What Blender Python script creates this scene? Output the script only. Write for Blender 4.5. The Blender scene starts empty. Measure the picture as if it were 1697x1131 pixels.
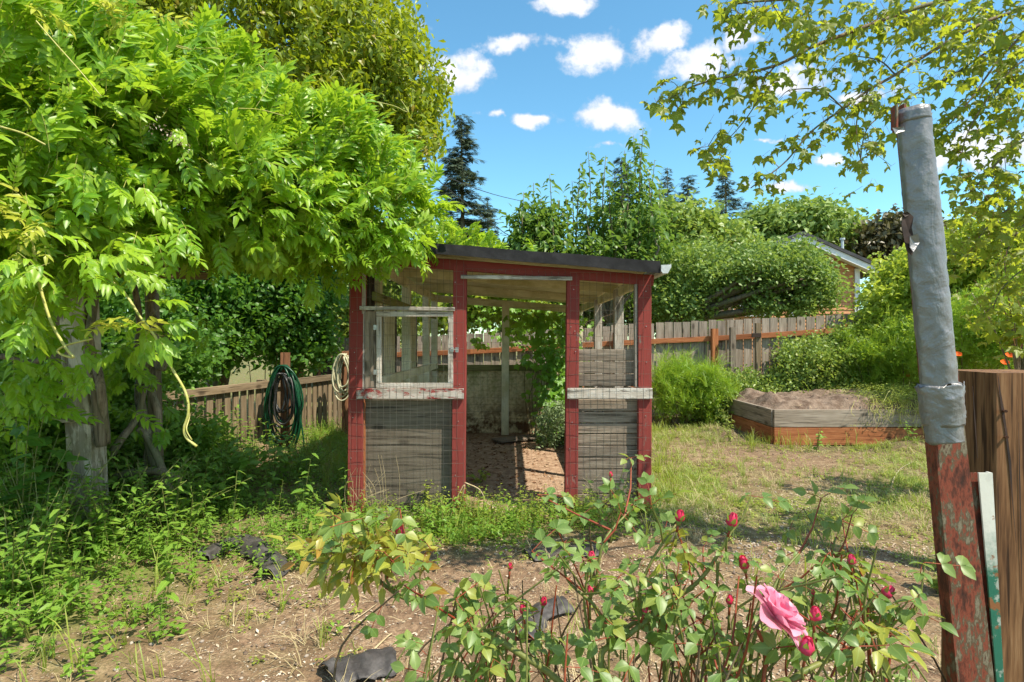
import bpy, math, random
import numpy as np
from mathutils import Vector, Matrix

rng = np.random.default_rng(11)
random.seed(5)
SC = bpy.context.scene
COL = SC.collection
F, CX, CY, CH = 943.0, 848.5, 565.5, 1.34      # focal length, centre and eye height of the view

# ------------------------------------------------------------------ camera, sky, sun, exposure
cam_d = bpy.data.cameras.new('camera'); cam = bpy.data.objects.new('camera', cam_d); COL.objects.link(cam)
cam.location = (0, 0, CH); cam.rotation_euler = (math.pi/2, 0, 0)
cam_d.sensor_width = 36; cam_d.lens = 36*F/1697; cam_d.clip_start = 0.05; cam_d.clip_end = 3000
SC.camera = cam
SC.view_settings.view_transform = 'Standard'; SC.view_settings.look = 'None'
SC.view_settings.gamma = 1; SC.view_settings.exposure = 1.28
SC.cycles.max_bounces = 8; SC.cycles.transparent_max_bounces = 8
SC.cycles.use_denoising = True

SUN = Vector((0.62, -0.42, 0.0)).normalized()*math.cos(math.radians(56)); SUN.z = math.sin(math.radians(56))
sl = bpy.data.lights.new('sun', 'SUN'); sl.energy = 3.2; sl.angle = math.radians(0.55); sl.color = (1.0, 0.91, 0.76)
so = bpy.data.objects.new('sun', sl); COL.objects.link(so); so.rotation_euler = SUN.to_track_quat('Z', 'Y').to_euler()
so.location = (6, -4, 9)

W = bpy.data.worlds.new('World'); SC.world = W; W.use_nodes = True
wt = W.node_tree; wt.nodes.clear()
def wn(t, **k):
    n = wt.nodes.new(t)
    for a, b in k.items(): setattr(n, a, b)
    return n
def wl(a, b): wt.links.new(a, b)
w_out = wn('ShaderNodeOutputWorld'); w_bg = wn('ShaderNodeBackground'); wl(w_bg.outputs[0], w_out.inputs[0])
w_bg.inputs[1].default_value = 0.15
sky = wn('ShaderNodeTexSky', sky_type='NISHITA', sun_disc=False)
sky.sun_elevation = math.radians(56); sky.sun_rotation = math.atan2(SUN.x, SUN.y)
sky.air_density = 1.0; sky.dust_density = 0.35; sky.ozone_density = 1.6; sky.altitude = 100
tc = wn('ShaderNodeTexCoord'); sep = wn('ShaderNodeSeparateXYZ'); wl(tc.outputs['Generated'], sep.inputs[0])
def wm(op, a, b=None, c=None):
    m = wn('ShaderNodeMath', operation=op)
    for i, s in enumerate((a, b, c)):
        if s is None: continue
        if isinstance(s, (int, float)): m.inputs[i].default_value = s
        else: wl(s, m.inputs[i])
    return m.outputs[0]
ys = wm('MAXIMUM', wm('ABSOLUTE', sep.outputs[1]), 0.05)
U = wm('DIVIDE', sep.outputs[0], ys); V = wm('DIVIDE', sep.outputs[2], ys)
uv = wn('ShaderNodeCombineXYZ'); wl(U, uv.inputs[0]); wl(V, uv.inputs[1]); wl(wm('MULTIPLY', wm('SIGN', sep.outputs[1]), 3.0), uv.inputs[2])
uv0 = wn('ShaderNodeCombineXYZ'); wl(U, uv0.inputs[0]); wl(V, uv0.inputs[1])
nz = wn('ShaderNodeTexNoise'); nz.inputs['Scale'].default_value = 13; nz.inputs['Detail'].default_value = 8; nz.inputs['Roughness'].default_value = 0.6
wl(uv.outputs[0], nz.inputs['Vector'])
wz = wn('ShaderNodeTexNoise'); wz.inputs['Scale'].default_value = 22; wz.inputs['Detail'].default_value = 5; wl(uv.outputs[0], wz.inputs['Vector'])
wc = wn('ShaderNodeVectorMath', operation='SUBTRACT'); wl(wz.outputs['Color'], wc.inputs[0]); wc.inputs[1].default_value = (.5, .5, .5)
ws_ = wn('ShaderNodeVectorMath', operation='MULTIPLY'); wl(wc.outputs[0], ws_.inputs[0]); ws_.inputs[1].default_value = (.085, .045, 0)
wa = wn('ShaderNodeVectorMath', operation='ADD'); wl(uv0.outputs[0], wa.inputs[0]); wl(ws_.outputs[0], wa.inputs[1])
clouds = [(870,72,50,19,4),(766,130,56,34,-6),(1003,88,62,34,0),(1092,66,58,24,14),(1158,104,72,36,18),(1222,62,46,20,40),
          (1300,140,90,24,8),(1007,194,78,27,0),(877,203,34,14,0),(1010,242,26,8,0),(1308,307,64,11,0),(937,6,62,18,0),
          (1372,266,30,9,0),(820,192,26,10,0),(1640,250,110,42,0),(1440,160,50,14,20),(1520,372,110,14,0),(1270,233,20,7,0),(620,40,80,30,0)]
mx = None
for (px, py, a, b, r) in clouds:
    mp = wn('ShaderNodeMapping', vector_type='TEXTURE')
    mp.inputs['Location'].default_value = ((px-CX)/F, (CY-py)/F, 0)
    mp.inputs['Rotation'].default_value = (0, 0, math.radians(r))
    mp.inputs['Scale'].default_value = (1.05*a/F, 1.05*b/F, 1)
    wl(wa.outputs[0], mp.inputs[0])
    ln = wn('ShaderNodeVectorMath', operation='LENGTH'); wl(mp.outputs[0], ln.inputs[0])
    o = wm('SUBTRACT', 1.0, ln.outputs['Value'])
    mx = o if mx is None else wm('MAXIMUM', mx, o)
mx = wm('MAXIMUM', mx, -1.2)
# everywhere else unseen fair-weather clouds go on, with cover raised to lift shadows
nb = wn('ShaderNodeTexNoise'); nb.inputs['Scale'].default_value = 3.1; nb.inputs['Detail'].default_value = 2
wl(uv.outputs[0], nb.inputs['Vector'])
side = wm('MAXIMUM', wm('GREATER_THAN', wm('ABSOLUTE', U), 1.0), wm('MAXIMUM', wm('GREATER_THAN', V, 0.75), wm('LESS_THAN', sep.outputs[1], 0.0)))
gen = wm('SUBTRACT', wm('MULTIPLY', wm('SUBTRACT', nb.outputs[0], 0.49), 6.0), wm('MULTIPLY', wm('SUBTRACT', 1.0, side), 9.0))
mx = wm('MAXIMUM', mx, gen)
dens = wm('ADD', wm('MULTIPLY', wm('ADD', mx, 0.1), 1.15), wm('MULTIPLY', wm('SUBTRACT', nz.outputs[0], 0.5), 3.6))
mr = wn('ShaderNodeMapRange', interpolation_type='SMOOTHSTEP'); wl(dens, mr.inputs[0])
mr.inputs[1].default_value = 0.0; mr.inputs[2].default_value = .8; mr.inputs[3].default_value = 0.0; mr.inputs[4].default_value = 0.93
cr = wn('ShaderNodeValToRGB'); wl(wm('ADD', wm('MULTIPLY', dens, 0.35), wm('MULTIPLY', nz.outputs[0], 0.75)), cr.inputs[0])
cr.color_ramp.elements[0].position = 0.42; cr.color_ramp.elements[0].color = (0.62, 0.68, 0.80, 1)
cr.color_ramp.elements[1].position = 0.75; cr.color_ramp.elements[1].color = (0.93, 0.94, 0.98, 1)
csc = wn('ShaderNodeVectorMath', operation='SCALE'); wl(cr.outputs[0], csc.inputs[0]); csc.inputs['Scale'].default_value = 3.35
hs = wn('ShaderNodeHueSaturation'); hs.inputs['Saturation'].default_value = 1.12; hs.inputs['Value'].default_value = 1.0
wl(sky.outputs[0], hs.inputs['Color'])
tint = wn('ShaderNodeMix', data_type='RGBA', blend_type='MULTIPLY'); tint.inputs[0].default_value = 1.0
wl(hs.outputs[0], tint.inputs[6]); tint.inputs[7].default_value = (.56, .77, .69, 1)
mixc = wn('ShaderNodeMix', data_type='RGBA'); wl(mr.outputs[0], mixc.inputs[0]); wl(tint.outputs[2], mixc.inputs[6]); wl(csc.outputs[0], mixc.inputs[7])
wl(mixc.outputs[2], w_bg.inputs[0])

# ------------------------------------------------------------------ helpers
def P(px, py, Y): return Vector(((px-CX)/F*Y, Y, CH-(py-CY)/F*Y))
def smooth(a, b, x):
    t = np.clip((x-a)/(b-a), 0, 1); return t*t*(3-2*t)
_perm = np.random.default_rng(3).random((256, 256))
def vnoise(x, y):
    xi = np.floor(x).astype(int); yi = np.floor(y).astype(int); fx = x-xi; fy = y-yi
    fx = fx*fx*(3-2*fx); fy = fy*fy*(3-2*fy); g = lambda a, b: _perm[a & 255, b & 255]
    return (g(xi, yi)*(1-fx)+g(xi+1, yi)*fx)*(1-fy)+(g(xi, yi+1)*(1-fx)+g(xi+1, yi+1)*fx)*fy
def fbm(x, y, o=4):
    s = 0; a = .5
    for i in range(o): s = s+a*vnoise(x*2**i+i*17.3, y*2**i+i*9.1); a *= .5
    return s
def H(x, y):
    x = np.asarray(x, float); y = np.asarray(y, float)
    h = 0.20*smooth(-1.9, -3.6, x)*smooth(9.5, 7.5, y)
    h = h + 0.28*smooth(8.6, 11, y)*smooth(-1, 5, x)
    h = h + 0.06*(fbm(x*0.9, y*0.9, 2)-0.4)
    mask = 1-smooth(-1.35, -1.15, x)*smooth(1.25, 1.05, x)*smooth(4.2, 4.5, y)*smooth(8.6, 8.3, y)*0.75
    h = h + 0.035*(fbm(x*5, y*5, 4)-0.47)*mask
    h = h + 0.12*np.exp(-(((x-4.9)/0.36)**2+((y-7.0)/0.25)**2)) + 0.08*np.exp(-(((x-3.05)/0.3)**2+((y-8.3)/0.5)**2))
    return h
def Hs(x, y): return float(H(x, y))

WM = {}
def link(o, parent=None, mw=None):
    COL.objects.link(o)
    mw = mw or Matrix.Identity(4)
    WM[o] = mw
    if parent is not None:
        o.parent = parent
        o.matrix_parent_inverse = WM[parent].inverted()
    o.matrix_basis = mw
    return o
def thing(name, label, cat, loc, group=None):
    o = bpy.data.objects.new(name, None); o.empty_display_size = 0.1
    link(o, None, Matrix.Translation(Vector(loc)))
    o['label'] = label; o['category'] = cat
    if group: o['group'] = group
    return o
def tag(o, label, cat, group=None):
    o['label'] = label; o['category'] = cat
    if group: o['group'] = group
    return o
def kind(o, k, label=None):
    o['kind'] = k
    if label: o['label'] = label
    return o

class Geo:
    """a bag of faces: vertices, faces, material slots and a per-vertex (across, along, random) attribute"""
    def __init__(s): s.V = []; s.F = []; s.M = []; s.A = []; s.n = 0
    def add(s, V, Fs, m=0, A=None):
        V = np.asarray(V, float).reshape(-1, 3); n = len(V)
        s.V.append(V); s.F += [tuple(i+s.n for i in f) for f in Fs]; s.M += [m]*len(Fs)
        s.A.append(np.zeros((n, 3)) if A is None else np.asarray(A, float)); s.n += n
        return s
    def flat(s):
        V = np.concatenate(s.V); A = np.concatenate(s.A)
        L = np.array([i for f in s.F for i in f], dtype=np.int32); C = np.array([len(f) for f in s.F], dtype=np.int32)
        return V, L, C, np.array(s.M, dtype=np.int32), A
    def mesh(s, name, mats, sm=True):
        return raw_mesh(name, *s.flat(), mats, sm)
    def obj(s, name, mats, parent=None, sm=False, mw=None):
        return link(bpy.data.objects.new(name, s.mesh(name, mats, sm)), parent, mw)
def raw_mesh(name, V, L, C, M, A, mats, sm=True):
    me = bpy.data.meshes.new(name)
    me.vertices.add(len(V)); me.vertices.foreach_set('co', V.astype(np.float32).ravel())
    me.loops.add(len(L)); me.loops.foreach_set('vertex_index', L.astype(np.int32))
    me.polygons.add(len(C)); st = np.zeros(len(C), np.int32); st[1:] = np.cumsum(C)[:-1]
    me.polygons.foreach_set('loop_start', st)
    for m in (mats if isinstance(mats, (list, tuple)) else [mats]): me.materials.append(m)
    me.polygons.foreach_set('material_index', M.astype(np.int32))
    me.polygons.foreach_set('use_smooth', np.full(len(C), sm))
    at = me.attributes.new('lc', 'FLOAT_VECTOR', 'POINT'); at.data.foreach_set('vector', A.astype(np.float32).ravel())
    me.update(calc_edges=True); me.validate()
    return me
def unit(a): a = np.asarray(a, float); return a/np.maximum(np.linalg.norm(a, axis=-1, keepdims=True), 1e-9)
def frames(d, up, s=1.0):
    """rotation matrices whose Y axis is d and whose Z axis is as near up as it can be"""
    d = unit(d); x = unit(np.cross(d, up)); z = np.cross(x, d)
    M = np.stack([x, d, z], axis=-1)
    return M*np.asarray(s, float).reshape(-1, 1, 1)
def merged(name, tm, which, M, pos, rnd, mats, parent=None, sm=True):
    Vs, Ls, Cs, Ms, As = [], [], [], [], []; off = 0
    for k, t in enumerate(tm):
        idx = np.nonzero(which == k)[0]
        if not len(idx): continue
        V, L, C, MI, A = t.flat(); n = len(V); m = len(idx)
        VV = np.einsum('mij,nj->mni', M[idx], V)+pos[idx][:, None, :]
        AA = np.broadcast_to(A, (m, n, 3)).copy(); AA[:, :, 2] += rnd[idx][:, None]
        Vs.append(VV.reshape(-1, 3)); As.append(AA.reshape(-1, 3))
        Ls.append((L[None, :]+(np.arange(m)*n)[:, None]+off).ravel()); off += n*m
        Cs.append(np.tile(C, m)); Ms.append(np.tile(MI, m))
    me = raw_mesh(name, np.concatenate(Vs), np.concatenate(Ls), np.concatenate(Cs), np.concatenate(Ms), np.concatenate(As), mats, sm)
    return link(bpy.data.objects.new(name, me), parent)
def foliage(root, tm, M, pos, mats, parts=0, part='leaf', rest='foliage', sm=True):
    """plant many leaves: the ones that show largest as parts, the rest as one part"""
    pos = np.asarray(pos, float); n = len(pos)
    which = rng.integers(0, len(tm), n); rnd = rng.random(n)
    rel = pos-np.array([0, 0, CH]); Y = np.maximum(rel[:, 1], .05)
    px = rel[:, 0]/Y*F+CX; py = CY-rel[:, 2]/Y*F
    vis = (px > 5) & (px < 1692) & (py > 5) & (py < 1126)
    order = np.argsort(np.where(vis, Y, 99+Y)); pick = order[:min(parts, int(vis.sum()))]
    if len(pick):
        ms = [t.mesh(part, mats, sm) for t in tm]
        for i in pick:
            m = Matrix.Identity(4)
            for a in range(3):
                for b in range(3): m[a][b] = M[i][a][b]
                m[a][3] = pos[i][a]
            link(bpy.data.objects.new(part, ms[which[i]]), root, m)
    keep = np.ones(n, bool); keep[pick] = False
    if keep.any():
        o = merged(rest, tm, which[keep], M[keep], pos[keep], rnd[keep], mats, root, sm)
        o['kind'] = 'stuff'
        return o

def catmull(pts, k=6):
    p = [Vector(a) for a in pts]; p = [p[0]*2-p[1]]+p+[p[-1]*2-p[-2]]; out = []
    for i in range(1, len(p)-2):
        for j in range(k):
            t = j/k; a, b, c, d = p[i-1], p[i], p[i+1], p[i+2]
            out.append(0.5*((2*b)+(c-a)*t+(2*a-5*b+4*c-d)*t*t+(3*b-a-3*c+d)*t**3))
    out.append(p[-2]); return out
def tube(g, pts, r, sides=6, m=0, cap=True, rough=0.0, rv=0.0):
    pts = [Vector(p) for p in pts]; n = len(pts)
    if isinstance(r, (int, float)): r = [r]*n
    elif len(r) == 2: r = [r[0]+(r[1]-r[0])*i/(n-1) for i in range(n)]
    t0 = (pts[1]-pts[0]).normalized(); nrm = t0.orthogonal().normalized(); V = []; A = []
    for i, p in enumerate(pts):
        t = (pts[min(i+1, n-1)]-pts[max(i-1, 0)]).normalized()
        nrm = (nrm-t*nrm.dot(t)); nrm = nrm.normalized() if nrm.length > 1e-6 else t.orthogonal().normalized()
        b = t.cross(nrm)
        for k in range(sides):
            a = 2*math.pi*k/sides; rr = r[i]*(1+(random.uniform(-rough, rough) if rough else 0))
            V.append(p+(nrm*math.cos(a)+b*math.sin(a))*rr); A.append((0, i/(n-1), rv))
    Fs = [(i*sides+k, i*sides+(k+1) % sides, (i+1)*sides+(k+1) % sides, (i+1)*sides+k) for i in range(n-1) for k in range(sides)]
    if cap: Fs += [tuple(range(sides))[::-1], tuple((n-1)*sides+k for k in range(sides))]
    g.add([tuple(v) for v in V], Fs, m, A); return g

def board(name, p0, p1, w, t, mat, parent=None, face=(0, -1, 0), bev=.003, seg=1, jit=0.0, sm=False):
    """a sawn board from p0 to p1: local Z along it, width w across, thickness t towards face"""
    p0, p1 = Vector(p0), Vector(p1); z = (p1-p0); L = z.length; z.normalize()
    y = Vector(face); y = (y-z*y.dot(z)).normalized(); x = y.cross(z)
    hw, ht = w/2, t/2; b = min(bev, hw*.4, ht*.4)
    prof = [(-hw+b, -ht), (hw-b, -ht), (hw, -ht+b), (hw, ht-b), (hw-b, ht), (-hw+b, ht), (-hw, ht-b), (-hw, -ht+b)]
    V = []
    for i in range(seg+1):
        jx, jy = (random.uniform(-jit, jit), random.uniform(-jit, jit)) if 0 < i < seg or seg == 1 else (0, 0)
        for (a, c) in prof: V.append((a+jx, c+jy, L*(i/seg-.5)))
    Fs = [(i*8+k, i*8+(k+1) % 8, (i+1)*8+(k+1) % 8, (i+1)*8+k) for i in range(seg) for k in range(8)]
    Fs += [tuple(range(8))[::-1], tuple(seg*8+k for k in range(8))]
    mw = Matrix(((x.x, y.x, z.x, 0), (x.y, y.y, z.y, 0), (x.z, y.z, z.z, 0), (0, 0, 0, 1)))
    mw.translation = (p0+p1)/2
    return Geo().add(V, Fs).obj(name, mat, parent, sm, mw)
def box(g, a, b, m=0):
    (x0, y0, z0), (x1, y1, z1) = a, b
    g.add([(x0,y0,z0),(x1,y0,z0),(x1,y1,z0),(x0,y1,z0),(x0,y0,z1),(x1,y0,z1),(x1,y1,z1),(x0,y1,z1)],
          [(3,2,1,0),(4,5,6,7),(0,1,5,4),(1,2,6,5),(2,3,7,6),(3,0,4,7)], m)
    return g

# ------------------------------------------------------------------ materials
class MB:
    def __init__(s, name):
        s.m = bpy.data.materials.new(name); s.m.use_nodes = True; s.t = s.m.node_tree; s.t.nodes.clear()
        s.out = s.n('ShaderNodeOutputMaterial')
    def n(s, ty, **k):
        x = s.t.nodes.new(ty)
        for a, b in k.items(): setattr(x, a, b)
        return x
    def put(s, sock, v):
        if isinstance(v, (int, float)): sock.default_value = v
        elif isinstance(v, (tuple, list)): sock.default_value = (*v, 1) if len(v) == 3 and sock.type == 'RGBA' else v
        else: s.t.links.new(v, sock)
    def math(s, op, a, b=0.0, c=0.0):
        x = s.n('ShaderNodeMath', operation=op)
        for i, v in enumerate((a, b, c)): s.put(x.inputs[i], v)
        return x.outputs[0]
    def noise(s, vec, scale, detail=3, rough=.55, dist=0):
        x = s.n('ShaderNodeTexNoise'); s.put(x.inputs['Vector'], vec); x.inputs['Scale'].default_value = scale
        x.inputs['Detail'].default_value = detail; x.inputs['Roughness'].default_value = rough; x.inputs['Distortion'].default_value = dist
        return x.outputs[0]
    def ramp(s, fac, stops, interp='LINEAR'):
        x = s.n('ShaderNodeValToRGB'); s.put(x.inputs[0], fac); e = x.color_ramp.elements; x.color_ramp.interpolation = interp
        while len(e) < len(stops): e.new(.5)
        for i, (p, c) in enumerate(stops): e[i].position = p; e[i].color = (*c, 1) if len(c) == 3 else c
        return x.outputs[0]
    def mix(s, f, a, b, mode='MIX'):
        x = s.n('ShaderNodeMix', data_type='RGBA', blend_type=mode); s.put(x.inputs[0], f); s.put(x.inputs[6], a); s.put(x.inputs[7], b); return x.outputs[2]
    def rng(s, v, a, b, c=0.0, d=1.0):
        x = s.n('ShaderNodeMapRange'); s.put(x.inputs[0], v)
        for i, q in enumerate((a, b, c, d)): x.inputs[i+1].default_value = q
        return x.outputs[0]
    def coords(s, scale=(1, 1, 1), kindc='Object', rand=True):
        t = s.n('ShaderNodeTexCoord'); v = t.outputs[kindc]
        if rand:
            oi = s.n('ShaderNodeObjectInfo'); sc = s.n('ShaderNodeVectorMath', operation='SCALE')
            cb = s.n('ShaderNodeCombineXYZ')
            for i in range(3): s.put(cb.inputs[i], oi.outputs['Random'])
            s.put(sc.inputs[0], cb.outputs[0]); sc.inputs['Scale'].default_value = 37.0
            ad = s.n('ShaderNodeVectorMath', operation='ADD'); s.put(ad.inputs[0], v); s.put(ad.inputs[1], sc.outputs[0]); v = ad.outputs[0]
        mp = s.n('ShaderNodeMapping'); s.put(mp.inputs[0], v); mp.inputs['Scale'].default_value = scale
        return mp.outputs[0]
    def bump(s, h, st=.3, d=.01):
        x = s.n('ShaderNodeBump'); s.put(x.inputs['Height'], h); x.inputs['Strength'].default_value = st; x.inputs['Distance'].default_value = d; return x.outputs[0]
    def principled(s, col, rough=.6, normal=None, metal=0.0, spec=.4, **k):
        x = s.n('ShaderNodeBsdfPrincipled'); s.put(x.inputs['Base Color'], col); s.put(x.inputs['Roughness'], rough)
        s.put(x.inputs['Metallic'], metal); x.inputs['Specular IOR Level'].default_value = spec
        if normal is not None: s.put(x.inputs['Normal'], normal)
        return x.outputs[0]
    def done(s, sh): s.put(s.out.inputs[0], sh); return s.m

def wood(name, dark, mid, light, paint=None, wear=.5, under=None, algae=None, grain=1.0, knots=True, rough=.8):
    b = MB(name); v = b.coords((1, 1, .07)); v2 = b.coords((1, 1, .35))
    g1 = b.noise(v, 22*grain, 4, .6, .6); g2 = b.noise(v, 110*grain, 3, .6); g3 = b.noise(v2, 3, 3)
    f = b.math('ADD', b.math('MULTIPLY', g1, .55), b.math('MULTIPLY', g2, .45))
    col = b.ramp(f, [(.33, dark), (.5, mid), (.66, light)])
    col = b.mix(b.rng(g3, .3, .75, .0, .45), col, dark, 'MIX')
    if knots:
        vk = b.coords((1, 1, .45)); vo = b.n('ShaderNodeTexVoronoi'); b.put(vo.inputs['Vector'], vk); vo.inputs['Scale'].default_value = 6.5
        kf = b.rng(vo.outputs['Distance'], .10, .2, .75, 0)
        col = b.mix(kf, col, tuple(c*.35 for c in dark))
    ck = b.noise(b.coords((1, 1, .035)), 75*grain, 2, .5, .3); col = b.mix(b.rng(ck, .60, .66, 0, .75), col, tuple(c*.3 for c in dark))
    oi = b.n('ShaderNodeObjectInfo')
    col = b.mix(1.0, col, b.ramp(oi.outputs['Random'], [(0, (.78, .78, .78)), (1, (1.12, 1.1, 1.08))]), 'MULTIPLY')
    hgt = f
    if paint:
        pn = b.noise(b.coords((1, 1, .3)), 16, 6, .7); pn2 = b.noise(b.coords((1, 1, .8)), 2.2, 2)
        pm = b.rng(b.math('ADD', b.math('MULTIPLY', pn, .75), b.math('MULTIPLY', pn2, .25)), wear-.03, wear+.03, 1, 0)
        pv = b.mix(b.noise(b.coords((1, 1, .4)), 5, 4), tuple(c*.72 for c in paint), tuple(min(1, c*1.22) for c in paint))
        pv = b.mix(b.rng(g2, .35, .65, 0, .28), pv, tuple(c*.5 for c in paint))
        if under:
            um = b.rng(b.noise(b.coords((1, 1, .5)), 30, 5, .7), .5, .56)
            col = b.mix(um, col, under)
        col = b.mix(pm, col, pv); hgt = b.math('ADD', f, b.math('MULTIPLY', pm, .5))
    if algae:
        am = b.rng(b.noise(b.coords((1, 1, 1)), 2.6, 6, .65), .42, .62, 0, .8)
        col = b.mix(am, col, algae)
    return b.done(b.principled(col, rough, b.bump(hgt, .5, .004), spec=.25))

M_red = wood('red_paint_worn', (.13,.10,.08), (.24,.20,.17), (.34,.3,.26), paint=(.26,.048,.040), wear=.625)
M_redrail = wood('flaking_rail_paint', (.24,.2,.17), (.42,.37,.32), (.54,.48,.43), paint=(.52,.46,.41), wear=.50, under=(.26,.04,.035))
M_white = wood('weathered_white_wood', (.25,.21,.17), (.44,.40,.35), (.58,.53,.47), paint=(.58,.54,.48), wear=.47)
M_grey = wood('grey_weathered_wood', (.12,.092,.065), (.27,.22,.17), (.42,.355,.29))
M_grey2 = wood('grey_fence_wood', (.17,.135,.10), (.32,.265,.21), (.45,.385,.32), grain=.8)
M_ply = wood('grey_plywood', (.10,.08,.058), (.20,.165,.125), (.31,.265,.21), grain=.55)
M_cedar = wood('orange_cedar_wood', (.22,.07,.025), (.38,.14,.055), (.50,.22,.10))
M_cream = wood('cream_painted_boards', (.32,.26,.15), (.5,.42,.25), (.66,.58,.4), paint=(.86,.78,.57), wear=.62, algae=(.46,.41,.20), knots=False)
M_moss = wood('mossy_rail_wood', (.1,.09,.04), (.22,.2,.08), (.38,.36,.16), algae=(.20,.22,.06))
M_brown = wood('brown_post_wood', (.14,.06,.03), (.26,.12,.06), (.36,.18,.10))
M_post = wood('old_arbour_post', (.16,.13,.095), (.34,.29,.22), (.5,.44,.36), paint=(.66,.58,.47), wear=.50, algae=(.26,.22,.12), grain=.8)
M_leftfence = wood('brown_grey_fence', (.12,.085,.05), (.24,.18,.11), (.34,.27,.18), grain=.8)
M_bigpost = wood('cracked_brown_post', (.05,.02,.008), (.23,.115,.05), (.38,.22,.11), grain=1.5)
M_blackwood = wood('dark_brown_wood', (.03,.02,.015), (.06,.04,.03), (.1,.07,.05))
M_bark = wood('bark', (.09,.065,.045), (.25,.19,.135), (.42,.34,.25), algae=(.14,.15,.07), knots=False)

def simple(name, c1, c2, scale=8, rough=.7, bump=.3, metal=0.0, spec=.35, dist=.005):
    b = MB(name); v = b.coords(); n = b.noise(v, scale, 5, .6); n2 = b.noise(v, scale*6, 3, .6)
    col = b.mix(b.rng(n, .35, .65), c1, c2); col = b.mix(b.rng(n2, .3, .7, 0, .35), col, tuple(c*.5 for c in c1))
    return b.done(b.principled(col, rough, b.bump(b.math('ADD', n, b.math('MULTIPLY', n2, .5)), bump, dist), metal, spec))
M_felt = simple('black_roof_felt', (.012,.012,.014), (.028,.028,.032), 14, .85)
M_wire = simple('galvanised_wire', (.17,.155,.13), (.25,.235,.21), 30, .5, .1, .3)
M_wire2 = simple('rusted_wire', (.16,.12,.08), (.24,.18,.13), 30, .7, .1, .2)
M_hinge = simple('steel_fitting', (.4,.4,.4), (.6,.6,.58), 30, .4, .2, .8)
M_greenhose = simple('green_hose_rubber', (.004,.045,.02), (.007,.09,.035), 30, .35, .1, 0, .5)
M_blackhose = simple('black_hose_rubber', (.012,.014,.012), (.03,.03,.03), 30, .4, .1, 0, .5)
M_beigehose = simple('beige_hose_rubber', (.45,.42,.25), (.6,.58,.4), 30, .4, .1, 0, .5)
M_fabric = simple('black_landscape_fabric', (.045,.04,.038), (.10,.09,.085), 20, .55, .5)
M_gutter = simple('pale_gutter_metal', (.5,.53,.55), (.62,.66,.68), 12, .45, .1, .2)
M_cable = simple('black_cable', (.02,.02,.02), (.04,.04,.04), 5)
M_siding = simple('orange_house_siding', (.46,.21,.085), (.56,.27,.12), 3, .6, .1)
M_trim = simple('white_house_trim', (.7,.72,.74), (.8,.82,.84), 3, .5, .05)
M_shingle = simple('dark_roof_shingle', (.05,.05,.055), (.09,.09,.1), 4, .9, .4)
M_pane = simple('dark_window_glass', (.03,.045,.06), (.06,.08,.1), 2, .08, 0, 0, .6)
M_poppy = simple('orange_poppy_petal', (.75,.12,.01), (.85,.2,.02), 20, .5, .1)
M_cane = simple('green_rose_cane', (.13,.16,.035), (.22,.22,.06), 40, .5, .2)
M_redstem = simple('red_rose_stem', (.24,.04,.02), (.30,.08,.03), 40, .5, .2)
M_shoot = simple('pale_green_shoot', (.42,.42,.08), (.6,.56,.22), 30, .5, .2)
M_twig = simple('brown_twig', (.10,.065,.035), (.2,.14,.08), 40, .8, .3)
M_dry = simple('dry_straw', (.42,.32,.17), (.62,.5,.31), 20, .8, .1)
M_chip = simple('wood_chip', (.36,.26,.16), (.66,.56,.43), 3, .8, .1)
M_stone = simple('pale_gravel_stone', (.26,.21,.165), (.50,.43,.35), 3, .8, .2)
M_tapedark = simple('grimy_tape_edge', (.12,.115,.115), (.2,.195,.19), 30, .6)
M_hollow = simple('torn_hole_dark', (.02,.012,.01), (.06,.03,.02), 10)

def leaf(name, a, b_, tr, tf=.4, rough=.42, rib=.35, spec=.5, red=None):
    """thin leaf: waxy front, light passing through, paler midrib"""
    b = MB(name); at = b.n('ShaderNodeAttribute', attribute_name='lc'); sp = b.n('ShaderNodeSeparateXYZ'); b.put(sp.inputs[0], at.outputs['Vector'])
    oi = b.n('ShaderNodeObjectInfo')
    r = b.math('FRACT', b.math('ADD', sp.outputs[2], oi.outputs['Random']))
    stops = [(0, a), (.85, b_)] + ([(1, red)] if red else [])
    col = b.ramp(r, stops)
    no = b.noise(b.coords((1, 1, 1), rand=False), 30, 2)
    col = b.mix(b.rng(no, .3, .7, 0, .3), col, tuple(c*.6 for c in a))
    ribf = b.rng(b.math('ABSOLUTE', sp.outputs[0]), .02, .14, rib, 0)
    col2 = b.mix(ribf, col, tuple(min(1, c*1.8+.03) for c in b_))
    p = b.principled(col2, rough, spec=spec)
    t = b.n('ShaderNodeBsdfTranslucent'); b.put(t.inputs[0], b.mix(r, tr, tuple(c*.75 for c in tr)))
    mx = b.n('ShaderNodeMixShader'); mx.inputs[0].default_value = tf; b.put(mx.inputs[1], p); b.put(mx.inputs[2], t.outputs[0])
    return b.done(mx.outputs[0])
L_wist = leaf('wisteria_leaf', (.11,.27,.02), (.34,.52,.035), (.55,.78,.04), .46, .38)
L_wistyoung = leaf('young_wisteria_leaf', (.40,.46,.05), (.55,.55,.08), (.75,.8,.1), .45)
L_maple = leaf('maple_leaf', (.12,.20,.025), (.24,.30,.03), (.56,.64,.04), .55, .45)
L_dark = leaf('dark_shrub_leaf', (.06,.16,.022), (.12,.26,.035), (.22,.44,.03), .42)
L_olive = leaf('olive_tree_leaf', (.17,.26,.02), (.27,.33,.03), (.46,.54,.02), .45, red=(.42,.28,.03))
L_pear = leaf('pear_leaf', (.085,.17,.03), (.14,.25,.045), (.26,.42,.05), .4)
L_apple = leaf('apple_leaf', (.15,.25,.05), (.27,.38,.09), (.38,.52,.08), .4, .45)
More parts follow.
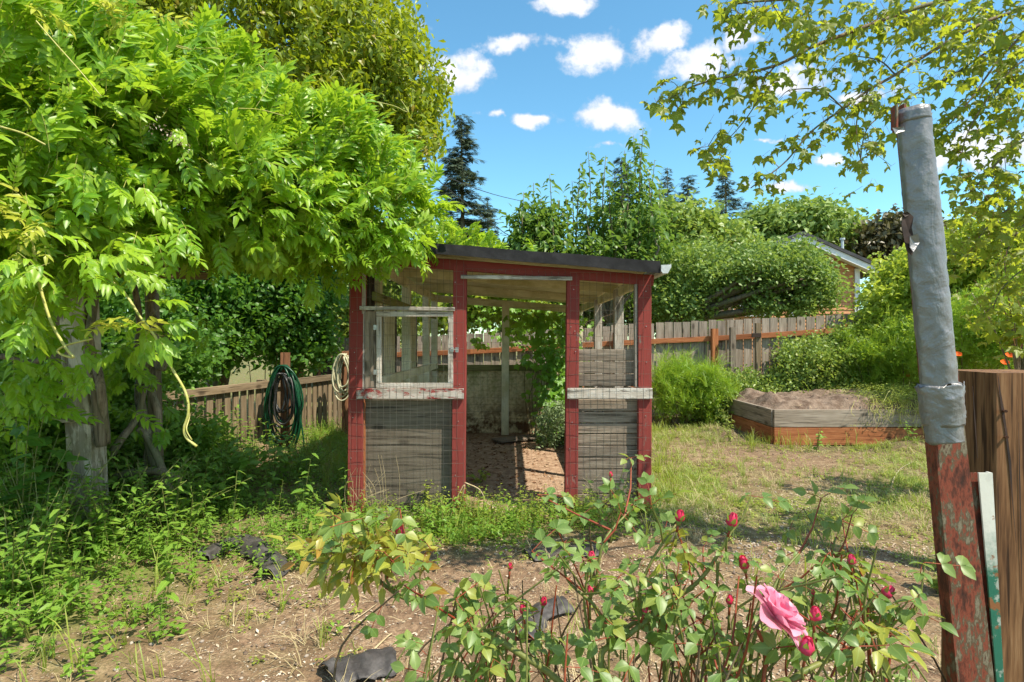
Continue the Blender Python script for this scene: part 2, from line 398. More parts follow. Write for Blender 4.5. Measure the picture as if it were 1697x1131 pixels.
L_bush = leaf('rose_shrub_leaf', (.16,.26,.045), (.30,.40,.10), (.42,.56,.08), .4, .45, red=(.42,.40,.08))
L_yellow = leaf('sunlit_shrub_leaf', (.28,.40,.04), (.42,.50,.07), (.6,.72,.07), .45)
L_fern = leaf('feathery_plant_leaf', (.20,.38,.03), (.34,.50,.05), (.50,.68,.05), .45)
L_ivy = leaf('vine_leaf', (.12,.30,.03), (.24,.46,.05), (.48,.72,.05), .46, .4)
L_con = leaf('conifer_needles', (.05,.085,.045), (.09,.125,.065), (.08,.12,.05), .15, .7, 0)
L_rose = leaf('rose_leaf', (.10,.20,.045), (.24,.34,.09), (.40,.54,.06), .4, .42, .3, red=(.38,.38,.06))
L_roseyoung = leaf('young_rose_leaf', (.30,.36,.05), (.42,.40,.06), (.60,.52,.06), .4, .35, .3, red=(.45,.16,.04))
L_weed = leaf('leafy_weed', (.12,.25,.03), (.24,.40,.05), (.40,.60,.05), .42, .5)
L_bright = leaf('bright_weed', (.22,.31,.04), (.38,.43,.07), (.50,.58,.06), .4, .5)
L_grass = leaf('grass_blade', (.21,.33,.05), (.42,.45,.11), (.48,.60,.09), .35, .5, 0)
L_straw = leaf('dry_grass_blade', (.45,.36,.18), (.62,.52,.28), (.5,.4,.2), .25, .7, 0)
L_petal = leaf('pink_petal', (.88,.28,.44), (.95,.52,.64), (.97,.42,.58), .42, .45, 0)
L_bud = leaf('crimson_bud_petal', (.62,.015,.07), (.74,.05,.14), (.8,.04,.1), .2, .45, 0)

def ground_mat():
    b = MB('garden_soil'); v = b.coords(rand=False, kindc='Object'); at = b.n('ShaderNodeAttribute', attribute_name='lc')
    sp = b.n('ShaderNodeSeparateXYZ'); b.put(sp.inputs[0], at.outputs['Vector'])       # x: green cover, y: red-brown litter, z: darker soil by the bed
    n1 = b.noise(v, 2.2, 6, .6); n2 = b.noise(v, 14, 6, .65); n3 = b.noise(v, 70, 4, .6)
    soil = b.ramp(b.math('ADD', b.math('MULTIPLY', n1, .4), b.math('MULTIPLY', n2, .6)), [(.34, (.13,.078,.045)), (.5, (.26,.165,.10)), (.64, (.42,.295,.19))])
    soil = b.mix(b.rng(n3, .42, .6, .6, 0), soil, (.10,.065,.042))
    vo = b.n('ShaderNodeTexVoronoi'); b.put(vo.inputs['Vector'], v); vo.inputs['Scale'].default_value = 62; vo.inputs['Randomness'].default_value = 1
    chip = b.math('MULTIPLY', b.rng(vo.outputs['Distance'], .22, .30, 1, 0), b.rng(b.noise(v, 5, 3), .46, .58))
    soil = b.mix(b.math('MULTIPLY', chip, .7), soil, b.mix(n3, (.42,.33,.22), (.62,.54,.42)))
    soil = b.mix(b.math('MULTIPLY', sp.outputs[1], .85), soil, b.ramp(n2, [(.3, (.20,.115,.07)), (.5, (.42,.28,.185)), (.7, (.58,.43,.30))]))
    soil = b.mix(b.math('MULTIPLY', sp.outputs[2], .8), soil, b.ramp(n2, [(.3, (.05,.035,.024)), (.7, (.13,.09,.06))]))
    gr = b.ramp(n2, [(.3, (.07,.10,.022)), (.6, (.17,.20,.05)), (.75, (.27,.24,.10))])
    gm = b.math('MULTIPLY', sp.outputs[0], b.rng(b.noise(v, 6, 5, .65), .36, .56))
    col = b.mix(gm, soil, gr)
    hgt = b.math('ADD', b.math('MULTIPLY', n2, 1.0), b.math('ADD', b.math('MULTIPLY', n3, .5), b.math('MULTIPLY', chip, .3)))
    return b.done(b.principled(col, .92, b.bump(hgt, .9, .02), spec=.15))
M_ground = ground_mat()

# ------------------------------------------------------------------ ground cover maps (in metres, read off along the sight lines)
def proj(x, y):
    return x/np.maximum(y, .1)*F+CX, CY+(CH-H(x, y))/np.maximum(y, .1)*F
def blobs(x, y, bl):
    px, py = proj(x, y); d = np.zeros_like(px)
    for (a, b, sa, sb, w) in bl: d = np.maximum(d, w*np.exp(-((px-a)/sa)**2-((py-b)/sb)**2))
    return d
GRASS = [(1135,830,75,62,1.1),(1250,800,120,30,.4),(1340,850,190,50,.9),(1500,800,90,60,.75),(1150,720,60,22,.5),(1250,730,60,14,.4),(1420,740,120,18,.55),
         (560,760,35,60,.9),(1090,760,22,80,.6),(1600,850,90,160,.8)]
WEEDS = [(620,890,110,32,.8),(790,870,120,38,1.2),(480,880,60,60,.9),(380,865,90,48,.75),(150,900,200,110,1.25),(60,1020,130,110,.9),(530,760,60,70,1.0),
         (960,860,60,30,.8),(700,840,30,40,1.0),(1040,850,50,30,.8),(250,1000,120,60,.35)]
FRONT = [(350,1020,130,70,.3),(430,1090,160,50,.22),(150,1080,150,60,.5),(1300,960,150,60,.35),(1100,1090,350,50,.25)]
def cover(x, y): return np.maximum(blobs(x, y, GRASS), np.maximum(blobs(x, y, WEEDS), .6*blobs(x, y, FRONT)))

# ground sheet: fine near the camera, reaching the horizon
def axis(lo, hi, step, far, sgn=(1, 1)):
    a = list(np.arange(lo, hi, step)); e = step; p = a[-1]
    while p < far: e *= 1.35; p += e; a.append(p)
    e = step; p = a[0]; L = []
    while p > -far: e *= 1.35; p -= e; L.append(p)
    return np.array(L[::-1]+a)
gx = axis(-4.6, 7.2, .042, 900); gy = axis(.6, 10.6, .042, 900)
X, Yg = np.meshgrid(gx, gy); Z = H(X, Yg)
nx, ny = len(gx), len(gy)
idx = np.arange(nx*ny).reshape(ny, nx)
q = np.stack([idx[:-1, :-1], idx[:-1, 1:], idx[1:, 1:], idx[1:, :-1]], -1).reshape(-1)
gcov = np.where((Yg > .8) & (Yg < 12), cover(X, np.maximum(Yg, .8)), .8)
gcov = np.maximum(gcov, smooth(9, 10, Yg)*.9); gcov = np.maximum(gcov, smooth(-2.6, -3.3, X)*.9)
red = smooth(-1.35, -1.1, X)*smooth(1.15, .95, X)*smooth(4.1, 5.0, Yg)*smooth(8.5, 8.2, Yg)
red = np.maximum(red, .7*smooth(.5, .0, np.abs(X+1.9))*smooth(4.0, 4.6, Yg)*smooth(7.5, 6.5, Yg))
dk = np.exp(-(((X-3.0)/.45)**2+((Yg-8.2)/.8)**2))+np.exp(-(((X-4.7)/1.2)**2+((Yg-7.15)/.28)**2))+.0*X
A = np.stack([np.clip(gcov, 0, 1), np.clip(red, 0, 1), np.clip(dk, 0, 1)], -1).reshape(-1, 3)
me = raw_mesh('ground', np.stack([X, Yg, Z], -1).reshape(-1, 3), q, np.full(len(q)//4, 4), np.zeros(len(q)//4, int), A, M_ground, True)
ground = kind(link(bpy.data.objects.new('ground', me)), 'structure')

# ------------------------------------------------------------------ leaf templates
def leaflet(L=.065, Wd=.024, fold=.25, droop=.15, at=(0, 0, 0), ang=0, tilt=0, m=0, seg=2, rv=0.0, g=None, widest=.42):
    """one blade along +Y, creased on the midrib"""
    g = g or Geo(); ts = [widest*.62, .72] if seg == 2 else [.18, widest, .75]
    ws = [.92, .62] if seg == 2 else [.62, 1.0, .6]
    if seg == 1: ts, ws = [widest], [1.0]
    V = [(0, 0, 0)]; A = [(0, 0, rv)]
    for t, w in zip(ts, ws):
        z = -droop*L*t*t
        V += [(-Wd/2*w, L*t, z+fold*Wd/2*w), (0, L*t, z), (Wd/2*w, L*t, z+fold*Wd/2*w)]; A += [(-1, t, rv), (0, t, rv), (1, t, rv)]
    V.append((0, L, -droop*L)); A.append((0, 1, rv)); e = len(V)-1
    Fs = [(0, 2, 1), (0, 3, 2)]
    for i in range(len(ts)-1): a = 1+3*i; Fs += [(a, a+1, a+4, a+3), (a+1, a+2, a+5, a+4)]
    a = 1+3*(len(ts)-1); Fs += [(a, a+1, e), (a+1, a+2, e)]
    V = np.array(V); c, s = math.cos(tilt), math.sin(tilt)
    V = V@np.array([[1, 0, 0], [0, c, s], [0, -s, c]]); c, s = math.cos(ang), math.sin(ang)
    V = V@np.array([[c, s, 0], [-s, c, 0], [0, 0, 1]])+np.array(at)
    return g.add(V, Fs, m, A)
def pinnate(L=.25, pairs=5, ll=.066, lw=.025, sag=.3, seg=2, stem=1, m=0, spread=1.0, start=.3, r=random):
    g = Geo(); path = lambda t: (0.03*L*math.sin(t*3), L*t, -sag*L*t*t)
    pts = [path(t) for t in (0, .35, .7, 1)]; w = .0011
    V = []; 
    for p in pts: V += [(p[0]-w, p[1], p[2]), (p[0]+w, p[1], p[2]), (p[0], p[1], p[2]-w)]
    g.add(V, [(i*3+k, i*3+(k+1) % 3, i*3+3+(k+1) % 3, i*3+3+k) for i in range(3) for k in range(3)], stem)
    for i in range(pairs):
        t = start+(1-start-.06)*i/max(1, pairs-1); k = .75+.45*math.sin(math.pi*(i+.8)/(pairs+.6))
        for s in (-1, 1):
            leaflet(ll*k*r.uniform(.85, 1.12), lw*k, .35, r.uniform(.1, .5), path(t), -s*spread*r.uniform(.75, 1.1), r.uniform(-.55, .1), m, seg, r.uniform(-.12, .12), g)
    leaflet(ll*1.1, lw*1.1, .3, .3, path(1), r.uniform(-.2, .2), -.4, m, seg, 0, g)
    return g
def lobed(size=.07, lobes=5, depth=.45, fold=.12, droop=.25, m=0, stem=True, pointed=1.0):
    """maple-like leaf: lobes round a centre near its base"""
    g = Geo(); c = (0, size*.35, 0); V = [c]; A = [(0, .4, 0)]
    spans = {5: (2.25, [.62, .9, 1.0, .9, .62]), 3: (1.15, [.85, 1.1, .85])}[lobes]
    V.append((0, size*.12, .0)); A.append((0, 0, 0)); n = lobes
    for i in range(n):
        a = -spans[0]+2*spans[0]*i/(n-1); r = size*.64*spans[1][i]
        if i:
            am = a-spans[0]/(n-1); rm = size*.64*(1-depth)*.9
            V.append((math.sin(am)*rm, size*.35+math.cos(am)*rm, -.02*size)); A.append((-1, .5, 0))
        d = .30
        for da, rr in ((-d, .72), (0, 1.0), (d, .72)):
            V.append((math.sin(a+da)*r*rr, size*.35+math.cos(a+da)*r*rr, fold*size*(abs(da) > 0)-droop*size*rr*rr*.6)); A.append((0 if da == 0 else 1, 1, 0))
    k = len(V); Fs = [(0, i, i+1) for i in range(1, k-1)]+[(0, k-1, 1)]
    g.add(V, [f[::-1] for f in Fs], m, A)
    if stem: tube(g, [(0, -size*.55, .02*size), (0, size*.12, 0)], .0009, 3, 1, False)
    return g
def tuft(n=7, h=.14, w=.004, spread=.5, r=random):
    g = Geo()
    for i in range(n):
        a = r.uniform(0, 6.28); l = h*r.uniform(.5, 1.1); b = (r.uniform(-.02, .02), r.uniform(-.02, .02), -.005); s = spread*r.uniform(.2, 1.2)
        dx, dy = math.cos(a), math.sin(a); px, py = -dy*w/2, dx*w/2
        V = [(b[0]-px, b[1]-py, b[2]), (b[0]+px, b[1]+py, b[2])]
        for t in (.45, .8): q = l*s*t*t; z = l*t*(1-.25*s*t); V += [(b[0]+dx*q-px*.8, b[1]+dy*q-py*.8, z), (b[0]+dx*q+px*.8, b[1]+dy*q+py*.8, z)]
        V.append((b[0]+dx*l*s, b[1]+dy*l*s, l*(1-.3*s))); rv = r.uniform(-.3, .3)
        g.add(V, [(0, 1, 3, 2), (2, 3, 5, 4), (4, 5, 6)], 0, [(.5, .5, rv)]*7)
    return g
def rosette(n=9, s=.03, h=.05, w=.6, r=random):
    """a low clump of small round leaves"""
    g = Geo()
    for i in range(n):
        a = r.uniform(0, 6.28); q = r.uniform(.2, 1)*s*1.6
        leaflet(s*r.uniform(.6, 1.1), s*w, .3, .2, (math.cos(a)*q, math.sin(a)*q, r.uniform(.1, 1)*h), r.uniform(0, 6.28), r.uniform(-.5, .6), 0, 1, r.uniform(-.2, .2), g)
    return g
def leafystem(h=.3, n=9, s=.05, w=.5, r=random, st=1):
    g = Geo(); lean = (r.uniform(-.25, .25), r.uniform(-.25, .25)); p = lambda t: (lean[0]*h*t*t, lean[1]*h*t*t, h*t)
    tube(g, [p(0), p(.5), p(1)], [.0018, .001], 3, st, False)
    for i in range(n):
        t = .15+.85*i/(n-1); a = i*2.4+r.uniform(-.4, .4); k = s*(1.15-.6*t)*r.uniform(.8, 1.2)
        leaflet(k, k*w, .25, .35, p(t), a, r.uniform(-.1, .5), 0, 2, r.uniform(-.15, .15), g)
    return g
def clump(n, s, w, R_, seg=1, droop=.3):
    """a handful of leaves for trees seen from afar"""
    g = Geo()
    for i in range(n):
        d = np.array([random.gauss(0, 1), random.gauss(0, 1), random.gauss(0, .8)])*R_*.6
        leaflet(s*random.uniform(.7, 1.2), s*w, .3, droop, tuple(d), random.uniform(0, 6.28), random.uniform(-.9, .5), 0, seg, random.uniform(-.3, .3), g)
    return g

def rdir(n): return unit(rng.normal(size=(n, 3)))
def shell(ells, n, thick=.35, clumps=0, cs=.12, lower=1.0):
    """points near the surface of a union of ellipsoids, with their outward normals"""
    ells = np.array(ells, float); a = (ells[:, 3]*ells[:, 4]*ells[:, 5])**(2/3); pr = a/a.sum(); P_, N_ = [], []
    m = n if not clumps else clumps
    while len(P_) < m:
        e = ells[rng.choice(len(ells), p=pr)]; d = rdir(1)[0]
        if d[2] < 0 and rng.random() > lower: continue
        s = 1-thick*rng.random()**1.5
        p = e[:3]+d*e[3:6]*s
        if any((((p-o[:3])/o[3:6])**2).sum() < (1-thick*1.1)**2 for o in ells): continue
        P_.append(p); N_.append(unit(d/e[3:6]))
    P_, N_ = np.array(P_), np.array(N_)
    if clumps:
        i = rng.integers(0, m, n); P_, N_ = P_[i]+rng.normal(size=(n, 3))*cs*np.array([1, 1, .7]), N_[i]
    return P_, N_
def branchy(g, base, tips, r0, m=0, split=.45, sag=0.0, wob=.06):
    base = Vector(base)
    for t in tips:
        t = Vector(t); L = (t-base).length; mid = base.lerp(t, split)+Vector((random.gauss(0, wob*L), random.gauss(0, wob*L), sag*L))
        q = base.lerp(t, .8)+Vector((random.gauss(0, wob*.5*L), random.gauss(0, wob*.5*L), sag*.5*L))
        tube(g, catmull([base, mid, q, t], 4), [r0, r0*.2], 6, m)
def _sprigs(p, nn, ells, k, L, step, wob=.03):
    q, m = shell(ells, k, .25, lower=.1); P_, N_ = [], []
    for a, b_ in zip(q, m):
        d = unit(b_*.6+np.array([0, 0, .9])+rng.normal(size=3)*.3); l = L*rng.uniform(.4, 1.2)
        for t in np.arange(0, l, step): P_.append(a+d*t+rng.normal(size=3)*wob*(1-t/l*.6)); N_.append(unit(d*.4+rng.normal(size=3)*.7))
    return np.concatenate([p, np.array(P_)]), np.concatenate([nn, np.array(N_)])
def tree(name, label, cat, base, trunk_top, ells, n, tm, mats, r0=.12, clumps=400, cs=.16, thick=.45, group=None, up=.3, scale=1.0, hang=0.0, limbs=12, bark=None):
    root = thing(name, label, cat, base, group)
    g = Geo(); tube(g, catmull([base, Vector(base).lerp(Vector(trunk_top), .5)+Vector((random.gauss(0, r0*.6), random.gauss(0, r0*.6), 0)), trunk_top], 5), [r0, r0*.6], 9)
    tp, _ = shell(ells, limbs, .6)
    branchy(g, trunk_top, tp, r0*.45)
    g.obj('trunk', bark or M_bark, root, True)
    p, nn = shell(ells, n, thick, clumps, cs); sz = float(np.mean([e[5] for e in ells])); p, nn = _sprigs(p, nn, ells, 46, sz*.5, sz*.06, sz*.05); n = len(p)
    d = unit(nn*.6+rdir(n)*.9+np.array([0, 0, up-hang])); u = unit(nn*.4+rdir(n)*.5+np.array([0, 0, .9]))
    M = frames(d, u, scale*rng.uniform(.75, 1.25, n))
    merged('crown', tm, rng.integers(0, len(tm), n), M, p, rng.random(n), mats, root)
    return root

# ================================================================== THE COOP
YF, YB = 4.40, 8.29
def fx(px, Y=YF): return (px-CX)/F*Y
def fz(py, Y=YF): return CH-(py-CY)/F*Y
shed = thing('garden_shed', 'open wire fronted shed with red posts and sloping black felt roof', 'shed', (0, YF, 0))
XL, XR = -1.16, 1.03
def zt(x): return 2.0775-(x+.697)*.0788           # roof upper surface
# front posts
def fpost(pa, pb, yt, yb=872, m=M_red):
    board('post', (fx((pb[0]+pb[1])/2), YF+.05, fz(yb)), (fx((pa[0]+pa[1])/2), YF+.05, fz(yt)), (pa[1]-pa[0])/F*YF, .09, m, shed, seg=5, jit=.0012)
fpost((579,603), (574,600), 424); fpost((751,773), (748,770), 440); fpost((940,961), (936,957), 456, 866); fpost((1058,1080), (1058,1080), 464, 866)
# header beam and fascia follow the roof
board('header_beam', (-1.26, YF+.035, zt(-1.26)-.125), (1.10, YF+.035, zt(1.10)-.125), .082, .045, M_red, shed, seg=6, jit=.001)
roof = Geo(); x0, x1 = -1.33, 1.105
V = []
for (y, e) in ((4.27, 0), (8.52, 0)):
    for i in range(13):
        x = x0+(x1-x0)*i/12; w = .004*math.sin(i*1.9)
        V += [(x, y, zt(x)+w), (x, y, zt(x)-.030)]
roof.add(V, [(2*i, 2*i+1, 2*i+3, 2*i+2) for i in range(12)]+[(26+2*i, 28+2*i, 29+2*i, 27+2*i) for i in range(12)]
    +[(2*i, 2*i+2, 28+2*i, 26+2*i) for i in range(12)]+[(2*i+1, 27+2*i, 29+2*i, 2*i+3) for i in range(12)]+[(0, 26, 27, 1), (24, 25, 51, 50)])
ro = roof.obj('roof', M_felt, shed)
fa = Geo(); V = []
for i in range(15):
    x = x0-.004+(x1-x0+.01)*i/14; w = .0035*math.sin(i*1.3+.5)
    V += [(x, 4.262+w*.5, zt(x)+.004+w), (x, 4.262-w*.5, zt(x)-.070+w*.7-.016*i/14), (x, 4.268+w*.5, zt(x)+.004+w), (x, 4.268-w*.5, zt(x)-.070+w*.7-.016*i/14)]
fa.add(V, [(4*i, 4*i+1, 4*i+5, 4*i+4) for i in range(14)]+[(4*i+2, 4*i+6, 4*i+7, 4*i+3) for i in range(14)]+[(4*i+1, 4*i+3, 4*i+7, 4*i+5) for i in range(14)]
    +[(4*i, 4*i+4, 4*i+6, 4*i+2) for i in range(14)]+[(0, 2, 3, 1), (56, 57, 59, 58)])
fa.obj('felt_edge', M_felt, ro)
# debris on the roof
p = np.stack([rng.uniform(-.6, 1.08, 500), rng.uniform(4.3, 5.3, 500), np.zeros(500)], -1); p[:, 2] = zt(p[:, 0])+.006
d = rdir(500); d[:, 2] *= .2
o = merged('leaf_litter', [leaflet(.03, .012, .3, .1, seg=1)], np.zeros(500, int), frames(d, np.array([0, 0, 1.]), rng.uniform(.5, 1.2, 500)), p, rng.random(500), [M_dry], ro); o['kind'] = 'stuff'
# ceiling boards and rafters
y = 4.45; k = 0
while y < 8.35:
    w = .138
    board('ceiling_board', (XL-.05, y+w/2, zt(XL-.05)-.045-.001*(k % 3)), (XR+.03, y+w/2, zt(XR+.03)-.045-.001*(k % 3)), w, .022, M_cream, shed, face=(0, 0, -1)); y += w+.007; k += 1
for y in (5.55, 6.9): board('rafter', (XL, y, zt(XL)-.098), (XR, y, zt(XR)-.098), .08, .04, M_cream, shed, face=(0, -1, 0))
board('side_beam', (XL+.02, YF+.1, zt(XL)-.145), (XL+.02, YB+.02, zt(XL)-.145), .09, .045, M_cream, shed, face=(1, 0, 0), seg=3, jit=.001)
board('side_beam', (XR-.02, YF+.1, zt(XR)-.135), (XR-.02, YB+.02, zt(XR)-.135), .085, .04, M_cream, shed, face=(-1, 0, 0), seg=3, jit=.001)
board('back_beam', (XL, YB, zt(XL)-.15), (XR, YB, zt(XR)-.15), .10, .045, M_cream, shed)
g = Geo()
for (px, lst) in ((948, (478,540,548,580,700,742,790)), (1068, (482,543,600,690,760,800)), (760, (470,500,560,640,700,790)), (588, (470,520,585,610,690,760))):
    for py in lst: c = P(px+random.uniform(-6, 6), py+random.uniform(-3, 3), YF+.003); tube(g, [c, c+Vector((0, -.004, 0))], .0035, 6)
kind(g.obj('nail_heads', M_hinge, shed), 'stuff')
# weathered front rails, lintel
board('rail', (fx(592), YF-.014, fz(652.5)), (fx(769), YF-.014, fz(652.5)), fz(644)-fz(661), .024, M_redrail, shed)
board('rail', (fx(940), YF-.014, fz(652)), (fx(1080), YF-.014, fz(652)), fz(643.5)-fz(661), .024, M_white, shed)
board('lintel', (fx(764), YF-.012, fz(459.5)), (fx(948), YF-.012, fz(462.5)), .030, .02, M_white, shed)
board('rail', (fx(597), YF-.012, fz(511)), (fx(754), YF-.012, fz(513)), .030, .02, M_white, shed)
# little window in the left bay
board('filler_board', (fx(613), YF+.018, fz(645)), (fx(613), YF+.018, fz(516)), fx(622)-fx(604), .018, M_grey, shed)
board('stud', (fx(600.5), YF+.03, fz(645)), (fx(601.5), YF+.03, fz(440)), .022, .05, M_white, shed)
win = Geo(); wy = YF+.004
wf = bpy.data.objects.new('window_frame', box(Geo(), (fx(623), wy+.012, fz(640)), (fx(626), wy+.02, fz(636))).mesh('window_frame', M_white)); link(wf, shed)
a, b_, c, d_ = fx(623.5), fx(751), fz(643.5), fz(516.5); w = .040
board('window_sash', (a, wy, c+w/2), (b_, wy, c+w/2), w, .022, M_white, wf)
board('window_sash', (a, wy, d_-w/2), (b_, wy, d_-w/2), w, .022, M_white, wf)
board('window_sash', (a+w/2, wy-.001, c+w+.001), (a+w/2, wy-.001, d_-w-.001), w, .021, M_white, wf)
board('window_sash', (b_-w/2, wy-.001, c+w+.001), (b_-w/2, wy-.001, d_-w-.001), w, .021, M_white, wf)
for py in (543, 617): board('hinge', (fx(622.5), wy-.013, fz(py+4)), (fx(622.5), wy-.013, fz(py-4)), .03, .003, M_hinge, wf, bev=.001)
g = Geo(); tube(g, [(fx(748), wy-.02, fz(579)), (fx(759), wy-.02, fz(580))], .004, 6); box(g, (fx(746), wy-.018, fz(583)), (fx(752), wy-.012, fz(576))); box(g, (fx(755), wy-.018, fz(584)), (fx(760), wy-.012, fz(576)))
g.obj('latch', M_hinge, wf)
# lower bays
board('plywood_panel', (fx(599), YF+.075, fz(755)), (fx(751), YF+.075, fz(755)), fz(660)-fz(851), .014, M_ply, shed)
board('edge_strip', (fx(599.5), YF+.055, fz(855)), (fx(600), YF+.055, fz(662)), .022, .03, M_cedar, shed)
board('sill_board', (fx(606), YF+.03, fz(857)), (fx(742), YF+.03, fz(854)), .06, .045, M_grey, shed)
ys_ = [663, 684, 703.5, 721.5, 741, 761, 781, 801, 822, 842, 862]
for i in range(10): board('plank', (fx(956), YF+.07+.002*(i % 2), fz((ys_[i]+ys_[i+1])/2)), (fx(1060), YF+.07+.002*(i % 2), fz((ys_[i]+ys_[i+1])/2)), fz(ys_[i]+.7)-fz(ys_[i+1]-.7), .02, M_grey, shed, bev=.004)
ys_ = [579, 599.5, 620.5, 642]
for i in range(3): board('plank', (fx(956), YF+.07, fz((ys_[i]+ys_[i+1])/2)), (fx(1060), YF+.07, fz((ys_[i]+ys_[i+1])/2)), fz(ys_[i]+.7)-fz(ys_[i+1]-.7), .02, M_grey, shed, bev=.004)
board('stud', (fx(1055), YF+.04, fz(642)), (fx(1055), YF+.04, fz(470)), .02, .05, M_white, shed)
# wire netting
def netting(name, o, u, v, nu, nv, su, sv, mat, parent, r=.0011):
    g = Geo(); o, u, v = Vector(o), Vector(u), Vector(v); nrm = u.cross(v).normalized()
    def wob(a, b): return nrm*(.004*math.sin(a*3.1+b*1.7)+.003*math.sin(a*.9-b*2.3))
    for i in range(nu+1):
        pts = [o+u*(i*su+.003*math.sin(j*1.1+i))+v*(j*nv*sv/8)+wob(i*su*3, j) for j in range(9)]; tube(g, pts, r, 3, cap=False)
    for j in range(nv+1):
        pts = [o+u*(i*nu*su/8)+v*(j*sv+.003*math.sin(i*1.3+j))+wob(i*nu*su*3/8, j*8/nv)+nrm*.001 for i in range(9)]; tube(g, pts, r, 3, cap=False)
    return g.obj(name, mat, parent)
px5 = .0513
netting('wire_netting', (fx(582), YF-.032, fz(852)), (1, 0, 0), (0, 0, 1), 17, 20, px5, .0985, M_wire, shed)
netting('wire_netting', (fx(944), YF-.032, fz(850)), (1, 0, 0), (0, 0, 1), 12, 19, px5, .0975, M_wire, shed)
netting('wire_netting', (fx(772), YF+.01, fz(459)), (1, 0, 0), (0, 0, 1), 15, 1, px5, .06, M_wire, shed)
# back wall
board('back_panel', (XL, YB+.05, .46), (-.10, YB+.05, .46), .96, .016, None or M_cream, shed)
board('back_panel', (-.07, YB+.053, .46), (XR, YB+.053, .46), .96, .016, M_cream, shed)
b = MB('whitewashed_mossy_board'); v = b.coords(rand=False); tcw = b.n('ShaderNodeNewGeometry'); spz = b.n('ShaderNodeSeparateXYZ'); b.put(spz.inputs[0], tcw.outputs['Position'])
n1 = b.noise(v, 3.5, 6, .7); n2 = b.noise(v, 22, 5, .6)
c_ = b.ramp(n2, [(.3, (.48,.37,.2)), (.5, (.80,.66,.40)), (.7, (.88,.77,.52))])
c_ = b.mix(b.math('MULTIPLY', b.rng(n1, .42, .60), b.rng(spz.outputs[2], .3, .9, 0, .85)), c_, b.mix(n2, (.14,.16,.04), (.40,.40,.12)))
c_ = b.mix(b.math('MULTIPLY', b.rng(b.noise(v, 5, 6, .7), .43, .55), b.rng(spz.outputs[2], .6, .15)), c_, b.mix(n2, (.09,.045,.025), (.22,.12,.06)))
M_wash = b.done(b.principled(c_, .85, b.bump(b.math('ADD', n1, n2), .6, .01), spec=.2))
for o in list(shed.children):
    if o.name.startswith('back_panel'): o.data.materials[0] = M_wash
board('back_rail', (XL, YB-.03, .95), (XR, YB-.03, .95), .088, .045, M_moss, shed, seg=4, jit=.002)
board('back_post', (fx(837, 8.15), 8.15, 0), (fx(838, 8.15), 8.15, 1.88), .105, .08, M_cream, shed, seg=4, jit=.002)
for x in (XL+.03, XR-.05): board('corner_post', (x, YB, 0), (x, YB, zt(x)-.1), .085, .085, M_cream, shed)
netting('wire_netting', (XL, YB-.07, .02), (1, 0, 0), (0, 0, 1), 21, 18, .1016, .1, M_wire2, shed, .0014)
# left side wall
board('stud', (XL+.02, 4.86, .0), (XL+.02, 4.86, 1.98), .05, .085, M_cream, shed, face=(0, -1, 0))
board('stud', (XL-.035, 4.80, .0), (XL-.035, 4.80, 1.98), .06, .05, M_blackwood, shed, face=(0, -1, 0))
board('stud', (XL+.02, 6.15, .0), (XL+.02, 6.15, 1.98), .09, .085, M_cream, shed, face=(0, -1, 0))
board('stud', (XL+.02, 7.55, .0), (XL+.02, 7.55, 1.98), .085, .085, M_cream, shed, face=(0, -1, 0))
board('rail', (XL+.07, YF+.15, 1.0), (XL+.07, YB-.1, .99), .085, .045, M_cream, shed, face=(1, 0, 0), seg=3, jit=.002)
board('rail', (XL+.055, YF+.15, 1.70), (XL+.055, YB-.1, 1.69), .07, .03, M_moss, shed, face=(1, 0, 0), seg=3, jit=.002)
for (ya, yb) in ((5.25, 5.75), (6.45, 7.0)):
    board('shutter_board', (XL-.03, (ya+yb)/2, 1.02), (XL-.03, (ya+yb)/2, 1.68), yb-ya, .02, M_cream, shed, face=(1, 0, 0))
    board('dark_gap_board', (XL-.03, yb+.03, 1.02), (XL-.03, yb+.03, 1.68), .05, .03, M_blackwood, shed, face=(1, 0, 0))  # dark boards stand in for the dark gaps beside the cream panels
    board('dark_gap_board', (XL-.03, ya-.08, 1.02), (XL-.03, ya-.08, 1.68), .12, .02, M_blackwood, shed, face=(1, 0, 0))
for i in range(6): board('wall_board', (XL-.03, YF+.12, .08+.155*i), (XL-.03, YB, .08+.155*i), .15, .02, M_cream, shed, face=(1, 0, 0))
netting('wire_netting', (XL+.045, YF+.1, 1.0), (0, 1, 0), (0, 0, 1), 37, 9, .1, .1, M_wire2, shed)
# right side wall
for y in (5.35, 6.62): board('stud', (XR-.03, y, .0), (XR-.03, y, 1.82), .085, .075, M_white, shed, face=(0, -1, 0))
for i in range(6): board('wall_board', (XR+.03, YF+.12, .08+.155*i), (XR+.03, YB, .08+.155*i), .15, .02, M_grey, shed, face=(-1, 0, 0))
netting('wire_netting', (XR+.012, YF+.1, .95), (0, 1, 0), (0, 0, 1), 37, 8, .1, .1, M_wire2, shed)
# gutter end
g = Geo(); V = []; 
for y in (4.25, 8.4):
    for (a, c) in ((0, 0), (0, -.045), (.012, -.062), (.05, -.062), (.075, -.015), (.075, .004)): V.append((1.115+a, y, 1.908+c))
g.add(V, [(i, i+1, i+7, i+6) for i in range(5)]+[(0, 1, 2, 3, 4, 5), (11, 10, 9, 8, 7, 6)]); g.obj('gutter', M_gutter, shed)
# loose board on the floor
o = board('floor_plank', (fx(822, 7.6), 7.55, Hs(-.1, 7.55)+.03), (fx(905, 7.9), 7.95, Hs(.4, 7.9)+.035), .30, .02, M_grey, None, face=(0, 0, 1)); tag(o, 'short grey plank lying flat on the dirt floor inside the shed', 'plank')

